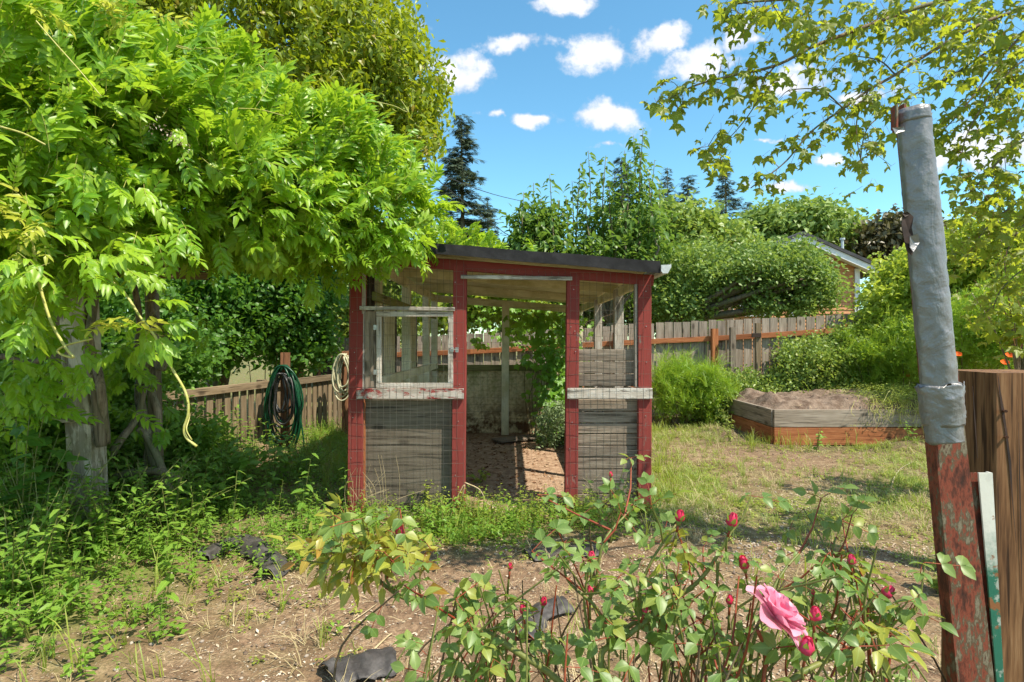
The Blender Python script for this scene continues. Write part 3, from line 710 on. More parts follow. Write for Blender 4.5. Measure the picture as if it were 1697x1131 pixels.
# ================================================================== RAISED BED
bed = thing('raised_bed', 'raised garden bed of grey over orange timber filled with soil', 'raised bed', (4.4, 8, 0))
bx0, bx1, by0, by1 = 3.37, 5.65, 7.33, 8.95
for (z, m, nm) in ((.115, M_cedar, 'side_board'), (.345, M_white if False else M_grey2, 'side_board')):
    hgt = .222
    board('side_board', (bx0+.001, by0, z), (bx1, by0, z), hgt, .045, m, bed, seg=4, jit=.002)
    board('side_board', (bx0, by0+.024, z), (bx0, by1-.024, z), hgt, .045, m, bed, face=(-1, 0, 0), seg=3, jit=.002)
    board('side_board', (bx0+.001, by1, z), (bx1, by1, z), hgt, .045, m, bed)
    board('side_board', (bx1, by0+.024, z), (bx1, by1-.024, z), hgt, .045, m, bed, face=(1, 0, 0))
M_soil = simple('bed_soil', (.14,.095,.068), (.30,.225,.17), 9, .95, 1.0, 0, .1, .03)
gx2 = np.linspace(bx0+.02, bx1-.02, 80); gy2 = np.linspace(by0+.02, by1-.02, 60); X2, Y2 = np.meshgrid(gx2, gy2)
edge = smooth(0, .25, X2-bx0)*smooth(0, .18, Y2-by0)*smooth(0, .2, by1-Y2)
Z2 = .44+edge*(.20*fbm(X2*2.0, Y2*2.4, 3)+.03)+.075*(fbm(X2*10, Y2*10, 4)-.45)*(.4+edge)
i2 = np.arange(X2.size).reshape(X2.shape); q = np.stack([i2[:-1, :-1], i2[:-1, 1:], i2[1:, 1:], i2[1:, :-1]], -1).reshape(-1)
me = raw_mesh('soil', np.stack([X2, Y2, Z2], -1).reshape(-1, 3), q, np.full(len(q)//4, 4), np.zeros(len(q)//4, int), np.zeros((X2.size, 3)), M_soil)
kind(link(bpy.data.objects.new('soil', me), bed), 'stuff')
# straw on the soil and pulled weeds trailing over the front board
n = 420; p = np.stack([rng.uniform(bx0+.1, bx1-.1, n), by0+rng.random(n)**1.4*1.5, np.full(n, .50)], -1)
d = rdir(n); d[:, 2] *= .15
o = merged('dry_stalks', [leaflet(.09, .005, .1, .1, seg=1)], np.zeros(n, int), frames(d, np.array([0, 0, 1.]), rng.uniform(.4, 1.5, n)), p, rng.random(n), [M_dry], bed); o['kind'] = 'stuff'
tw = thing('pulled_weeds', 'tangle of pulled green and yellow weeds drooping over the bed edge', 'weeds', (5.0, 7.6, .5))
g = Geo(); 
for i in range(90):
    x = random.gauss(5.05, .28); y0 = random.uniform(7.35, 8.0); z0 = .56; L = random.uniform(.1, .5); dx = random.uniform(-.35, .15); zd = max(.12, .5-max(0, L-.1)*random.uniform(.3, 1.0))
    tube(g, catmull([(x+.1, y0+.15, z0), (x, 7.36, .53+random.random()*.06), (x+dx*L, 7.28-random.random()*.05, (zd+.5)/2), (x+dx*L+random.gauss(0, .05), 7.27, zd)], 4), .0022, 3, random.choice((0, 0, 1)), False)
for i in range(130):
    a = random.uniform(0, 6.28); x, y = random.gauss(5.15, .3), random.uniform(7.4, 8.2); l = random.uniform(.1, .35)
    tube(g, catmull([(x, y, .54), (x+l*.5*math.cos(a), y+l*.5*math.sin(a), .60+random.random()*.1), (x+l*math.cos(a), y+l*math.sin(a), .56)], 4), .002, 3, random.choice((0, 1, 1)), False)
g.obj('stalks', [M_shoot, L_bright], tw)
n = 500; p = np.stack([rng.normal(5.2, .28, n), rng.uniform(7.26, 8.1, n), rng.uniform(.5, .72, n)], -1); p[:90, 1] = 7.27; p[:90, 2] = rng.uniform(.2, .55, 90)
foliage(tw, [rosette(8, .03, .05)], frames(rdir(n)*.3+np.array([0, 1., 0]), np.array([0, 0, 1.]), rng.uniform(.6, 1.2, n)), p, [L_bright, M_shoot], 0)

# ================================================================== FENCES
def interp(px, tab): return float(np.interp(px, [t[0] for t in tab], [t[1] for t in tab]))
bf = thing('board_fence', 'grey weathered board fence with orange rail behind the garden', 'fence', (2, 10, 0))
topt = [(560,560),(700,558),(780,553),(900,548),(1085,535),(1240,529),(1420,521),(1700,512)]
rail = [(560,592),(700,590),(773,584),(873,574),(1085,567),(1240,558),(1420,546),(1700,536)]
def fy(px): return 9.9-.5*(px-800)/700
x = -3.1
while x < 7.6:
    for _ in range(2): px = x/fy(CX)*F+CX; Yp = fy(px)
    px = x/Yp*F+CX; w = random.uniform(.125, .142); zt_ = fz(interp(px, topt)+random.uniform(-1.2, 1.2), Yp)
    if not 920 < px < 935: board('picket', (x, Yp+.0, Hs(x, Yp)-.03), (x+random.uniform(-.006, .006), Yp, zt_), w, .018, M_grey2, bf, bev=.002)
    x += w+random.uniform(.008, .022)
pts = [560, 780, 1020, 1184, 1255, 1420, 1700]
for i in range(len(pts)-1):
    a, b_ = pts[i], pts[i+1]
    board('rail', P(a, interp(a, rail), fy(a)-.04), P(b_, interp(b_, rail), fy(b_)-.04), .085, .04, M_cedar, bf)
    board('rail', P(a, interp(a, rail), fy(a)-.04)-Vector((0, 0, .75)), P(b_, interp(b_, rail), fy(b_)-.04)-Vector((0, 0, .75)), .085, .04, M_cedar, bf)
for (px, yt, w, m) in ((1184, 545, .10, M_cedar), (1020, 552, .09, M_cedar), (1400, 537, .09, M_cedar)):
    Yp = fy(px)-.12; board('fence_post', (fx(px, Yp), Yp, 0), (fx(px, Yp), Yp, fz(yt, Yp)), w, .09, m, bf)
for (px, yt, w, lab) in ((1214, 543, .09, 'short grey stake beside the orange fence post'), (1256, 536, .085, 'tall brown grey stake with iron bracket before the fence')):
    Yp = fy(px)-.25; r_ = thing('wooden_stake', lab, 'stake', (fx(px, Yp), Yp, 0), 'stakes in front of the board fence')
    board('stake', (fx(px, Yp), Yp, 0), (fx(px, Yp), Yp, fz(yt, Yp)), w, .07, M_leftfence if px > 1230 else M_grey, r_)
    if px > 1230:
        board('bracket', P(px-10, 556, Yp-.05), P(px+5, 556, Yp-.05), .07, .03, M_blackwood, r_)
# low picket fence on the left
lf = thing('picket_fence', 'low brown picket fence with capped rail under the wisteria', 'fence', (-3, 6, 0))
A0, A1 = Vector((-3.95, 3.35, 0)), Vector((-2.56, 8.9, 0)); dv = (A1-A0); LL = dv.length; dv.normalize(); nrm = Vector((dv.y, -dv.x, 0))
s = 0
while s < LL:
    p = A0+dv*s; zb = Hs(p.x, p.y)
    board('picket', (p.x, p.y, zb-.03), (p.x, p.y, .80+random.uniform(-.01, .01)+.015*s/LL), .088, .019, M_leftfence, lf, face=nrm, bev=.002); s += .088+.042
for k in range(3):
    a, b_ = A0+dv*(LL*k/3+.002), A0+dv*(LL*(k+1)/3-.002)
    board('top_rail', a+nrm*.03+Vector((0, 0, .80)), b_+nrm*.03+Vector((0, 0, .81)), .085, .04, M_leftfence, lf, face=nrm, seg=3, jit=.002)
    board('bottom_rail', a-nrm*.035+Vector((0, 0, .35)), b_-nrm*.035+Vector((0, 0, .35)), .085, .04, M_leftfence, lf, face=nrm)
    board('fence_post', a+Vector((0, 0, 0))-nrm*.09, a-nrm*.09+Vector((0, 0, .86)), .09, .09, M_leftfence, lf, face=nrm)
o = thing('timber_edging', 'low grey timber edging lying beside the raised bed', 'edging', (2.9, 9.0, 0)); board('timber', (2.6, 9.15, Hs(2.6, 9.15)+.03), (3.36, 9.4, Hs(3.3, 9.4)+.04), .09, .09, M_grey, o, face=(0, 0, 1), seg=3, jit=.003)

# ================================================================== HOSES
hp = board('hose_post', (-2.74, 6.88, 0), (-2.74, 6.88, 1.20), .10, .10, M_brown, None, face=(.25, -1, 0)); tag(hp, 'brown wooden post holding the coiled green hose', 'post')
def coil(name, label, mat, c, loops, rx, rz, r, seed, tail=True, yaw=.5, spread=.07):
    rr = random.Random(seed); pts = []; dirx = Vector((math.cos(yaw), -math.sin(yaw)*.4, 0)); diry = Vector((0, -1, 0))
    for l in range(loops):
        ax, az = rx*rr.uniform(.55, 1.12), rz*rr.uniform(.66, 1.1); off = rr.uniform(-.045, .045); dy = rr.uniform(0, spread)
        for k in range(10):
            a = math.pi/2+2*math.pi*k/10
            w = ax*math.cos(a)*(1-.22*math.sin(a)); z = az*(math.sin(a)-1)
            pts.append(Vector(c)+dirx*(w+off)+diry*(dy+.03*math.sin(a*2+l))+Vector((0, 0, z)))
    if tail: pts += [pts[-1]+Vector((.1, -.03, -.4)), pts[-1]+Vector((.16, -.03, -.8)), pts[-1]+Vector((.15, -.02, -1.0))]
    g = Geo(); tube(g, catmull(pts, 4), r, 6)
    return tag(g.obj(name, mat, None, True), label, 'hose', 'coiled garden hoses')
coil('garden_hose', 'thick coil of dark green garden hose hung on the brown post', M_greenhose, (-2.72, 6.80, 1.05), 15, .235, .50, .0105, 2)
coil('garden_hose', 'black hose loops hanging inside the green hose coil', M_blackhose, (-2.70, 6.70, .96), 6, .13, .30, .011, 5, False, .5, .05)
coil('garden_hose', 'pale beige hose coil behind the red corner post', M_beigehose, (fx(570, 7.9), 7.9, 1.16), 8, .16, .32, .011, 9, True)
board('hook_post', (fx(572, 7.95), 7.98, 0), (fx(572, 7.95), 7.98, 1.2), .09, .09, M_brown, None); tag(bpy.data.objects['hook_post'], 'short brown post behind the beige hose', 'post')

# ================================================================== DISTANT THINGS
# orange house
hs_ = thing('orange_house', 'orange sided gable house beyond the fence with white trim', 'house', (9.4, 19, 0))
HY = 19.0; hx0, hx1 = fx(1215, HY), fx(1422, HY); hxm = (hx0+hx1)/2-.0; ze = fz(446, HY); zp = ze+(hx1-hxm)*.44
g = Geo(); z = .3; k = 0
while z < zp:
    z1 = min(z+.13, zp)
    f = lambda zz: (hx0, hx1) if zz <= ze else (hx0+(zz-ze)/.44, hx1-(zz-ze)/.44)
    a, b_ = f(z), f(z1)
    g.add([(a[0], HY-.03, z), (a[1], HY-.03, z), (b_[1], HY, z1), (b_[0], HY, z1), (a[0], HY, z), (a[1], HY, z)], [(0, 1, 2, 3), (4, 5, 1, 0)]); z = z1
g.add([(hx1, HY, .3), (hx1, HY+8, .3), (hx1, HY+8, ze), (hx1, HY, ze)], [(0, 1, 2, 3)]); g.add([(hx0, HY, .3), (hx0, HY+8, .3), (hx0, HY+8, ze), (hx0, HY, ze)], [(3, 2, 1, 0)])
kind(g.obj('siding', M_siding, hs_), 'stuff')
board('corner_trim', (hx1-.06, HY-.05, .3), (hx1-.06, HY-.05, ze), .16, .05, M_trim, hs_)
ov = .75
for sgn in (-1, 1):
    xe = hx1+ov if sgn > 0 else hx0-ov; zl = ze-ov*.44
    board('fascia', (hxm, HY-.42, zp+.05), (xe, HY-.42, zl+.05), .20, .05, M_trim, hs_)
    rf = board('roof', (hxm, HY+3.9, zp+.20), (xe+.05*sgn, HY+3.9, zl+.18), 8.8, .10, M_shingle, hs_, face=(0, 0, 1))
    board('soffit', (hxm+.1*sgn, HY-.21, zp-.02), (xe, HY-.21, zl+.02), .42, .02, M_trim, hs_, face=(0, 0, -1))
g = Geo(); tube(g, [P(1396, 414, 21), P(1396, 398, 21)], .05, 8); tube(g, [P(1396, 398, 21), P(1396, 395, 21)], .09, 8); g.obj('vent_pipe', M_gutter, hs_)
for px in (1225, 1252, 1310):
    a, b_ = fx(px, HY), fx(px+20, HY)
    wf2 = board('window', (a, HY-.05, fz(522, HY)), (a, HY-.05, fz(500, HY)), .08, .06, M_trim, hs_)
    board('pane', ((a+b_)/2, HY-.045, fz(521, HY)), ((a+b_)/2, HY-.045, fz(501, HY)), b_-a-.08, .02, M_pane, wf2)
    board('frame', (b_, HY-.05, fz(522, HY)), (b_, HY-.05, fz(500, HY)), .08, .06, M_trim, wf2)
    board('frame', (a-.04, HY-.05, fz(499, HY)), (b_+.04, HY-.05, fz(499, HY)), .08, .06, M_trim, wf2)
    board('sill', (a-.06, HY-.06, fz(523, HY)), (b_+.06, HY-.06, fz(523, HY)), .08, .09, M_trim, wf2)
# brown outbuilding left
ob = thing('brown_outbuilding', 'small dark brown outbuilding with flat roof past the picket fence', 'outbuilding', (-3.9, 12.5, 0))
yb = 12.5; g = box(Geo(), (fx(518, yb), yb, 0), (fx(640, yb), yb+2.5, fz(596, yb))); g.obj('wall', M_blackwood, ob)
board('roof', (fx(508, yb), yb+1.2, fz(591, yb)), (fx(650, yb), yb+1.2, fz(582, yb)), 3.0, .09, M_brown, ob, face=(0, 0, 1))
for i in range(4): board('batten', (fx(530+i*26, yb), yb-.02, .1), (fx(530+i*26, yb), yb-.02, fz(597, yb)), .06, .03, M_brown, ob)
# utility pole and cables
up = thing('utility_pole', 'brown utility pole rising behind the dark shrub', 'pole', (fx(489, 11), 11, 0))
g = Geo(); tube(g, [(fx(489, 11), 11, 0), (fx(496, 11), 11, 4.4)], [.15, .13], 12); g.obj('shaft', M_brown, up, True)
for i, (a, b_, lab) in enumerate((((560, 195), (862, 333), 'upper overhead cable sagging across the blue sky'), ((560, 150), (905, 430), 'lower overhead cable crossing in front of the fir'))):
    p0, p1 = P(a[0], a[1], 14), P(b_[0], b_[1], 30); g = Geo(); tube(g, [p0.lerp(p1, t)+Vector((0, 0, -.35*math.sin(math.pi*t))) for t in np.linspace(0, 1, 12)], .016, 4)
    tag(g.obj('power_cable', M_cable, None), lab, 'cable', 'overhead cables')

# conifers
def conifer(label, px, ytop, ybase_w, Y, n=26, seed=1, sparse=1.0, base_py=None):
    rr = random.Random(seed); x = fx(px, Y); zt_ = fz(ytop, Y); R0 = ybase_w/F*Y; root = thing('conifer_tree', label, 'conifer tree', (x, Y, 0), 'conifers on the skyline')
    zb = max(1.0, fz(base_py, Y) if base_py else 1.0)
    g = Geo(); tube(g, [(x, Y, 0), (x+.1, Y, zt_*.5), (x, Y, zt_)], [R0*.11, .02], 7); pos, dirs, sc = [], [], []
    N = int(n*6)
    for i in range(N):
        t = (i+rr.random())/N; z = zb+(zt_-zb)*t; L = R0*(1-t)**.8*rr.uniform(.55, 1.15)+.1
        a = rr.uniform(0, 6.28); e = Vector((x+math.cos(a)*L, Y+math.sin(a)*L, z-L*rr.uniform(.05, .3)*(1-t)+L*.05)); s0 = Vector((x, Y, z))
        if t < .9: tube(g, [s0, s0.lerp(e, .5)+Vector((0, 0, -.05*L)), e], [.03*R0/2, .01], 3, 0, False)
        m = max(4, int(15*sparse*L/R0*2))
        for k in range(m):
            u = .18+.82*rr.random(); q = s0.lerp(e, u)+Vector((rr.gauss(0, .06*R0), rr.gauss(0, .06*R0), rr.gauss(0, .025*R0))); pos.append(q)
            aa = a+rr.gauss(0, .8); dirs.append((math.cos(aa), math.sin(aa), rr.uniform(-.5, .15))); sc.append(R0*.14*rr.uniform(.6, 1.3))
    g.obj('trunk', M_bark, root)
    spr = Geo()
    for k in range(9):
        s = (-1)**k; leaflet(.8, .13, 0, .25, (0, k*.1, 0), -s*.75, -.1, 0, 1, 0, spr)
    leaflet(1.5, .13, 0, .2, (0, 0, 0), 0, 0, 0, 1, 0, spr)
    pos, dirs, sc = np.array(pos), np.array(dirs), np.array(sc); n_ = len(pos)
    merged('crown', [spr], np.zeros(n_, int), frames(dirs, unit(rdir(n_)*.4+np.array([0, 0, 1.])), sc), pos, rng.random(n_), [L_con], root, False)
conifer('tall dark fir standing behind the shed roof, left side', 764, 192, 62, 30, 34, 1, 1.1, 430)
conifer('thin small fir beside the tall dark fir', 808, 335, 34, 34, 16, 2, .7, 430)
conifer('short narrow fir between the shoots and the apple tree', 1106, 278, 32, 48, 20, 3, 1, 430)
conifer('blunt green fir left of the narrow pointed one', 1140, 292, 45, 46, 22, 4, 1, 430)
conifer('narrow pointed fir below the hanging maple twig', 1202, 274, 42, 50, 22, 5, 1, 430)
conifer('dark fir hidden behind the tall leafy shoots', 1030, 262, 50, 44, 22, 6, 1, 430)
conifer('low thin fir beside the rounded tree', 1238, 335, 36, 50, 16, 7, .8, 430)

# broadleaf trees
def E(px, py, Y, rpx, rpy, ry=None):
    return (fx(px, Y), Y, fz(py, Y), rpx/F*Y, (ry if ry else rpx/F*Y), rpy/F*Y)
cl_small = [clump(6, .16, .55, .22) for _ in range(3)]
tree('olive_tree', 'large olive green tree with yellowing leaves behind the wisteria', 'tree', (-5.2, 9.8, 0), (-4.9, 9.8, 3.6),
     [E(400,60,9.5,230,150,2.0),E(600,110,9,100,85,1.3),E(665,150,8.8,62,80,1.0),E(230,60,9,150,140,1.4),E(560,215,8.8,130,85,1.2),E(690,232,8.6,32,38,.5),E(640,12,9,30,34,.5),E(480,0,9,120,50,1)],
     8200, [clump(6, .115, .5, .16, droop=.5) for _ in range(3)], [L_olive], .2, 900, .13, .5, hang=.9, limbs=16)
tree('leaning_tree', 'rounded mid green tree on the skyline right of the firs', 'tree', (fx(1330, 26), 26, 0), (fx(1330, 26), 26, 4),
     [E(1330,385,26,60,32),E(1400,400,26,28,26),E(1270,392,26,40,30)], 3000, [clump(6, .3, .6, .45) for _ in range(2)], [L_apple], .25, 260, .4)
bpy.data.objects['leaning_tree'].name = 'rounded_tree'
tree('dark_tree', 'dark copper green tree just left of the taped pipe', 'tree', (fx(1480, 24), 24, 0), (fx(1480, 24), 24, 4),
     [E(1480,405,24,42,38),E(1510,420,24,60,30)], 1800, [clump(6, .26, .6, .4)], [leaf('copper_leaf', (.08,.075,.03), (.14,.12,.05), (.14,.14,.04), .3)], .25, 160, .35)
tree('distant_shrub_tree', 'light green tree between the leafy shoots and firs', 'tree', (fx(1130, 17), 17, 0), (fx(1130, 17), 17, 2.5),
     [E(1125,395,17,62,55),E(1180,425,17,60,40),E(1060,420,17,50,60)], 3400, [clump(6, .18, .6, .28) for _ in range(2)], [L_bush], .15, 240, .25)

# upright shoots: pear trees behind the coop
def shoots(label, spec, base, lows, seed, Y):
    rr = random.Random(seed); root = thing('pear_tree', label, 'pear tree', base, 'pear trees with upright shoots'); g = Geo(); b0 = Vector(base)
    fork = b0+Vector((0, 0, 1.7)); tube(g, [b0, b0+Vector((.05, 0, .9)), fork], [.09, .07], 7)
    pos, dr = [], []
    for (px, yt, yb) in spec:
        yy = Y+rr.uniform(-.5, .5); top = P(px, yt, yy); lo = P(px+rr.uniform(-12, 12), yb, yy); tube(g, catmull([fork, lo-Vector((0, 0, .3)), lo, lo.lerp(top, .5)+Vector((rr.gauss(0, .04), 0, 0)), top], 4), [.03, .005], 5)
        L = (top-lo).length; k = int(L/.030)
        for i in range(k):
            t = i/k; q = lo.lerp(top, t); a = rr.uniform(0, 6.28); sp_ = (1-t)**.8*.20+.03; u = rr.random()**.6
            if i % 14 == 0 and t < .8:
                sx = q+Vector((math.cos(a), math.sin(a), .8))*sp_*1.2; tube(g, [q, sx], [.006, .002], 3, 0, False)
            pos.append(q+Vector((math.cos(a), math.sin(a), rr.uniform(-.2, .5)))*sp_*u); dr.append((math.cos(a), math.sin(a), rr.uniform(-.5, .35)))
    g.obj('trunk', M_bark, root, True)
    p, nn = shell(lows, 2400, .6, 200, .14); d = unit(nn*.6+rdir(len(p))*.8)
    pos = np.concatenate([np.array(pos), p]); dr = np.concatenate([np.array(dr), d]); m = len(pos)
    tm = [leaflet(.15, .085, .5, .6, seg=2), leaflet(.13, .078, .3, .4, seg=2)]
    merged('crown', tm, rng.integers(0, 2, m), frames(dr, unit(rdir(m)*.4+np.array([0, 0, 1.])), rng.uniform(.7, 1.3, m)), pos, rng.random(m), [L_pear], root)
shoots('shorter pear tree with upright leafy shoots behind the shed', [(868,318,430),(884,303,420),(911,290,420),(925,330,430),(860,350,440),(897,330,420),(875,340,430),(905,345,430),(915,360,430)], (fx(890, 11), 11, 0), [E(890,390,11,45,45),E(880,430,11,50,40)], 3, 11)
shoots('tallest pear tree with leafy shoots reaching into the sky', [(1066,212,400),(1050,225,400),(975,250,410),(962,270,410),(1004,258,400),(1020,285,400),(948,300,420),(1085,265,400),(1035,250,400),(990,300,420),(1075,290,400),(1060,240,390),(1045,270,400),(970,310,420),(1010,310,410),(1092,300,400),(938,325,430),(1028,300,390)],
       (fx(1010, 11.5), 11.5, 0), [E(1040,370,11.5,55,65),E(980,400,11.5,55,50),E(1080,400,11.5,50,45),E(1000,440,11.5,90,40)], 4, 11.5)
# apple tree: flat-topped crown over a gnarled limb
at_ = tree('apple_tree', 'old spreading apple tree with flat crown over the board fence', 'apple tree', (fx(1105, 11.8), 11.8, .2), (fx(1112, 11.8), 11.8, 1.75),
     [E(1150,462,11.8,72,52,1.0),E(1240,452,11.5,64,38,1.1),E(1300,452,11.4,56,42,1.0),E(1345,472,11.3,34,26,.7),E(1290,500,11.2,60,24,.7),E(1130,505,11.6,50,24,.7),E(1345,497,11.2,32,18,.5)],
     6500, [clump(5, .085, .6, .13, 2, .2) for _ in range(4)], [L_apple], .17, 620, .11, .5, up=.4)
g = Geo(); tube(g, catmull([P(1108, 512, 11.8), P(1165, 500, 11.5), P(1225, 478, 11.2), P(1262, 462, 11.1), P(1300, 455, 11.1), P(1350, 470, 11.2)], 5), [.13, .05], 8, rough=.12); g.obj('limb', M_bark, at_, True)

# shrubs along the fence
def shrub(name, label, cat, ells, n, tm, mat, clumps=220, cs=.07, group=None, stems=14, up=.4, scale=1.0, thick=.6, parts=0):
    e0 = ells[0]; base = Vector((e0[0], e0[1], Hs(e0[0], e0[1]))); root = thing(name, label, cat, base, group); g = Geo(); tp, _ = shell(ells, stems, .4)
    for t in tp: b2 = Vector((base.x+(t[0]-base.x)*.4, base.y+(t[1]-base.y)*.3, base.z-.02)); branchy(g, b2, [t], .009, wob=.03)
    g.obj('stems', M_twig, root)
    p, nn = shell(ells, n, thick, clumps, cs); sz = float(np.mean([e[5] for e in ells])); p, nn = _sprigs(p, nn, ells, 34, sz*.5, sz*.085, sz*.05); n = len(p); p[:, 2] = np.maximum(p[:, 2], H(p[:, 0], p[:, 1])+.01)
    d = unit(nn*.7+rdir(n)*.8+np.array([0, 0, up])); M = frames(d, unit(rdir(n)*.5+np.array([0, 0, 1.])), scale*rng.uniform(.7, 1.3, n))
    if parts: foliage(root, tm, M, p, [mat, M_twig], parts)
    else: merged('foliage', tm, rng.integers(0, len(tm), n), M, p, rng.random(n), [mat, M_twig], root)
    return root
c5 = [clump(6, .055, .6, .075, 1, .2) for _ in range(4)]; c3 = [clump(6, .035, .6, .05, 1, .2) for _ in range(3)]
feather = [tuft(14, .24, .0035, .9) for _ in range(4)]
shrub('feathery_shrub', 'bright feathery green plant clump right beside the shed', 'shrub', [E(1125,650,9.1,48,46,.4),E(1175,655,8.9,30,48,.35)], 1700, feather+c3, L_fern, 200, .08)
shrub('rose_shrub', 'pale green rose shrub behind the left corner of the bed', 'shrub', [E(1215,655,9.2,42,36,.4),E(1185,668,8.9,26,34,.3)], 1500, c5, L_bush, 160, .08)
shrub('rose_shrub', 'tall yellow tipped rose shrub in front of the fence stakes', 'shrub', [E(1335,607,9.2,44,46,.5),E(1285,655,9.1,55,36,.4)], 2600, c5, L_bush, 220, .09)
shrub('rose_shrub', 'round leafy shrub directly behind the raised bed soil', 'shrub', [E(1390,605,9.3,48,55,.5),E(1370,650,9.1,50,38,.3)], 2000, c5, L_bush, 180, .08)
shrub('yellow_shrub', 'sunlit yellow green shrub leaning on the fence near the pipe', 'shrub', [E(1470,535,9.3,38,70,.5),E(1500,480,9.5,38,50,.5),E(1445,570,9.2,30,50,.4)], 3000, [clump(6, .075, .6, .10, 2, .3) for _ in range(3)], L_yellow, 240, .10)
shrub('feathery_shrub', 'tall wispy green plants tangled left of the taped pipe', 'shrub', [E(1500,600,8.6,45,62,.4),E(1450,610,8.9,50,58,.4)], 2200, feather+c3, L_fern, 220, .10)
shrub('feathery_shrub', 'wispy garden plants seen between pipe and wooden post', 'shrub', [E(1620,560,7.5,90,70,.6),E(1680,540,7,60,80,.5),E(1560,600,8,50,50,.4)], 3400, feather+c3+c5, L_fern, 260, .10)
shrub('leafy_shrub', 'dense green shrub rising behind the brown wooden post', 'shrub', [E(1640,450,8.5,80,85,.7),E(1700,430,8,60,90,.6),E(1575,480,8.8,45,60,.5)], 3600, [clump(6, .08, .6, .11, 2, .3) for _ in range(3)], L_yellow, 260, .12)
# shrubs between shed and far fence, left half
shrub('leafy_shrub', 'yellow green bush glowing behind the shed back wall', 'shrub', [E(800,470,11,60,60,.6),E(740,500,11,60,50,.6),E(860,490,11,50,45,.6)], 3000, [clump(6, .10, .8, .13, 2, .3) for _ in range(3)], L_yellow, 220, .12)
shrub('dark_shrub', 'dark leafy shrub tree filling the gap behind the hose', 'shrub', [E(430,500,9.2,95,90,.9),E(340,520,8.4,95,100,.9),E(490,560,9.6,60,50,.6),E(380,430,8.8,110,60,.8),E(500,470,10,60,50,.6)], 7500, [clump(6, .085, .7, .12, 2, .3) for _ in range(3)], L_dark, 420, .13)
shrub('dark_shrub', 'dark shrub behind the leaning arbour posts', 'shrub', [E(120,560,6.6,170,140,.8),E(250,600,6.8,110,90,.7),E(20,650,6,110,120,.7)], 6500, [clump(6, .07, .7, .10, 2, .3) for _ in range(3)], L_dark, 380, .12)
shrub('leafy_shrub', 'mid green shrub climbing over the low fence near the trunks', 'shrub', [E(225,640,5.0,46,80,.25),E(320,735,5.0,46,48,.25),E(190,740,4.7,50,60,.25)], 1500, [clump(5, .06, .55, .08, 2, .3) for _ in range(3)], L_weed, 150, .08)
shrub('leafy_shrub', 'mid green shrub at the left edge beneath the wisteria', 'shrub', [E(30,700,3.9,80,90,.3),E(80,780,3.9,60,60,.3)], 1500, [clump(5, .06, .55, .08, 2, .3) for _ in range(3)], L_weed, 150, .08)
shrub('leafy_shrub', 'hazy light green bush beyond the brown outbuilding', 'shrub', [E(560,530,17,70,60,1.5),E(640,480,17,70,80,1.5)], 3200, [clump(6, .17, .6, .25, 1, .3) for _ in range(2)], L_bush, 240, .25)
shrub('leafy_shrub', 'green shrub row far behind the board fence', 'shrub', [E(900,500,14,120,60,1),E(1020,500,14,90,60,1),E(1120,520,14,60,40,.8)], 5200, [clump(6, .12, .6, .18, 1, .3) for _ in range(3)], L_pear, 320, .18)

# vine in the coop's back corner
vine = thing('climbing_vine', 'lush green climbing vine over the back right corner inside the shed', 'vine', (.6, 8.0, 0))
g = Geo()
for i in range(16):
    x = .25+.045*i; tube(g, catmull([(x, 7.75, .0), (x-.06, 7.95, .5), (x+random.gauss(0, .08), 8.12, 1.0), (x+random.gauss(0, .2), 8.2, 1.5), (x+random.gauss(0, .3)-.1, 8.35, 1.75)], 4), [.008, .003], 4)
g.obj('stems', M_twig, vine)
lt = [lobed(.10, 5, .30, .1, .25), lobed(.115, 5, .26, .15, .4), lobed(.085, 3, .25, .1, .2)]
n = 880; t = rng.random(n); z = t*1.72
xc = .66-.15*t+.02*np.sin(z*9); wdt = .26+.22*smooth(.55, 1., t)
p = np.stack([xc+rng.normal(0, 1, n)*wdt*.6, 8.15-.55*(1-t)**1.3-rng.random(n)*.22, z], -1)
e = rng.random(260); p = np.concatenate([p, np.stack([rng.uniform(-.6, .9, 260), rng.uniform(8.4, 9.3, 260), 1.25+.7*e], -1)])
n = len(p); d = unit(np.stack([rng.normal(0, .6, n), -.5+rng.normal(0, .4, n), -.8+rng.normal(0, .4, n)], -1)); u = unit(np.stack([rng.normal(0, .3, n), -1+rng.normal(0, .3, n), .7+rng.normal(0, .3, n)], -1))
foliage(vine, lt, frames(d, u, rng.uniform(.6, 1.15, n)), p, [L_ivy, M_cane], 300)
# grey-leaved plant at its foot
shrub('small_shrub', 'pale grey green plant at the foot of the shed vine', 'shrub', [E(915,712,7.2,24,34,.2)], 240, c3, leaf('pale_leaf', (.2,.3,.12), (.32,.42,.22), (.3,.4,.15), .3), 50, .05)

# ================================================================== WISTERIA AND ITS ARBOUR
arb = thing('arbour_post', 'thick pale weathered arbour post leaning under the wisteria', 'post', (-2.75, 3.75, .1), 'arbour posts')
YA = 3.75
board('post', (fx(152, YA), YA, 0), (fx(126, YA), YA, 1.95), .165, .14, M_post, arb, seg=8, jit=.003)
board('notch_board', (fx(96, YA), YA-.09, fz(694, YA)), (fx(162, YA), YA-.10, fz(691, YA)), .035, .03, M_post, arb)
a2 = thing('arbour_post', 'darker slim board post behind the pale arbour post', 'post', (-3.1, 3.95, .1), 'arbour posts')
board('post', (fx(118, 3.95), 3.95, 0), (fx(98, 3.95), 3.95, 1.9), .11, .09, M_leftfence, a2, seg=6, jit=.003)
a3 = thing('arbour_post', 'grey arbour post standing behind the twisted vine trunks', 'post', (-2.6, 4.4, .1), 'arbour posts')
board('post', (fx(262, 4.5), 4.5, 0), (fx(250, 4.5), 4.5, 2.0), .075, .07, M_leftfence, a3, seg=6, jit=.003)
bm = thing('arbour_beam', 'splintered grey arbour beam end poking out below the wisteria', 'beam', P(330, 440, 4.1))
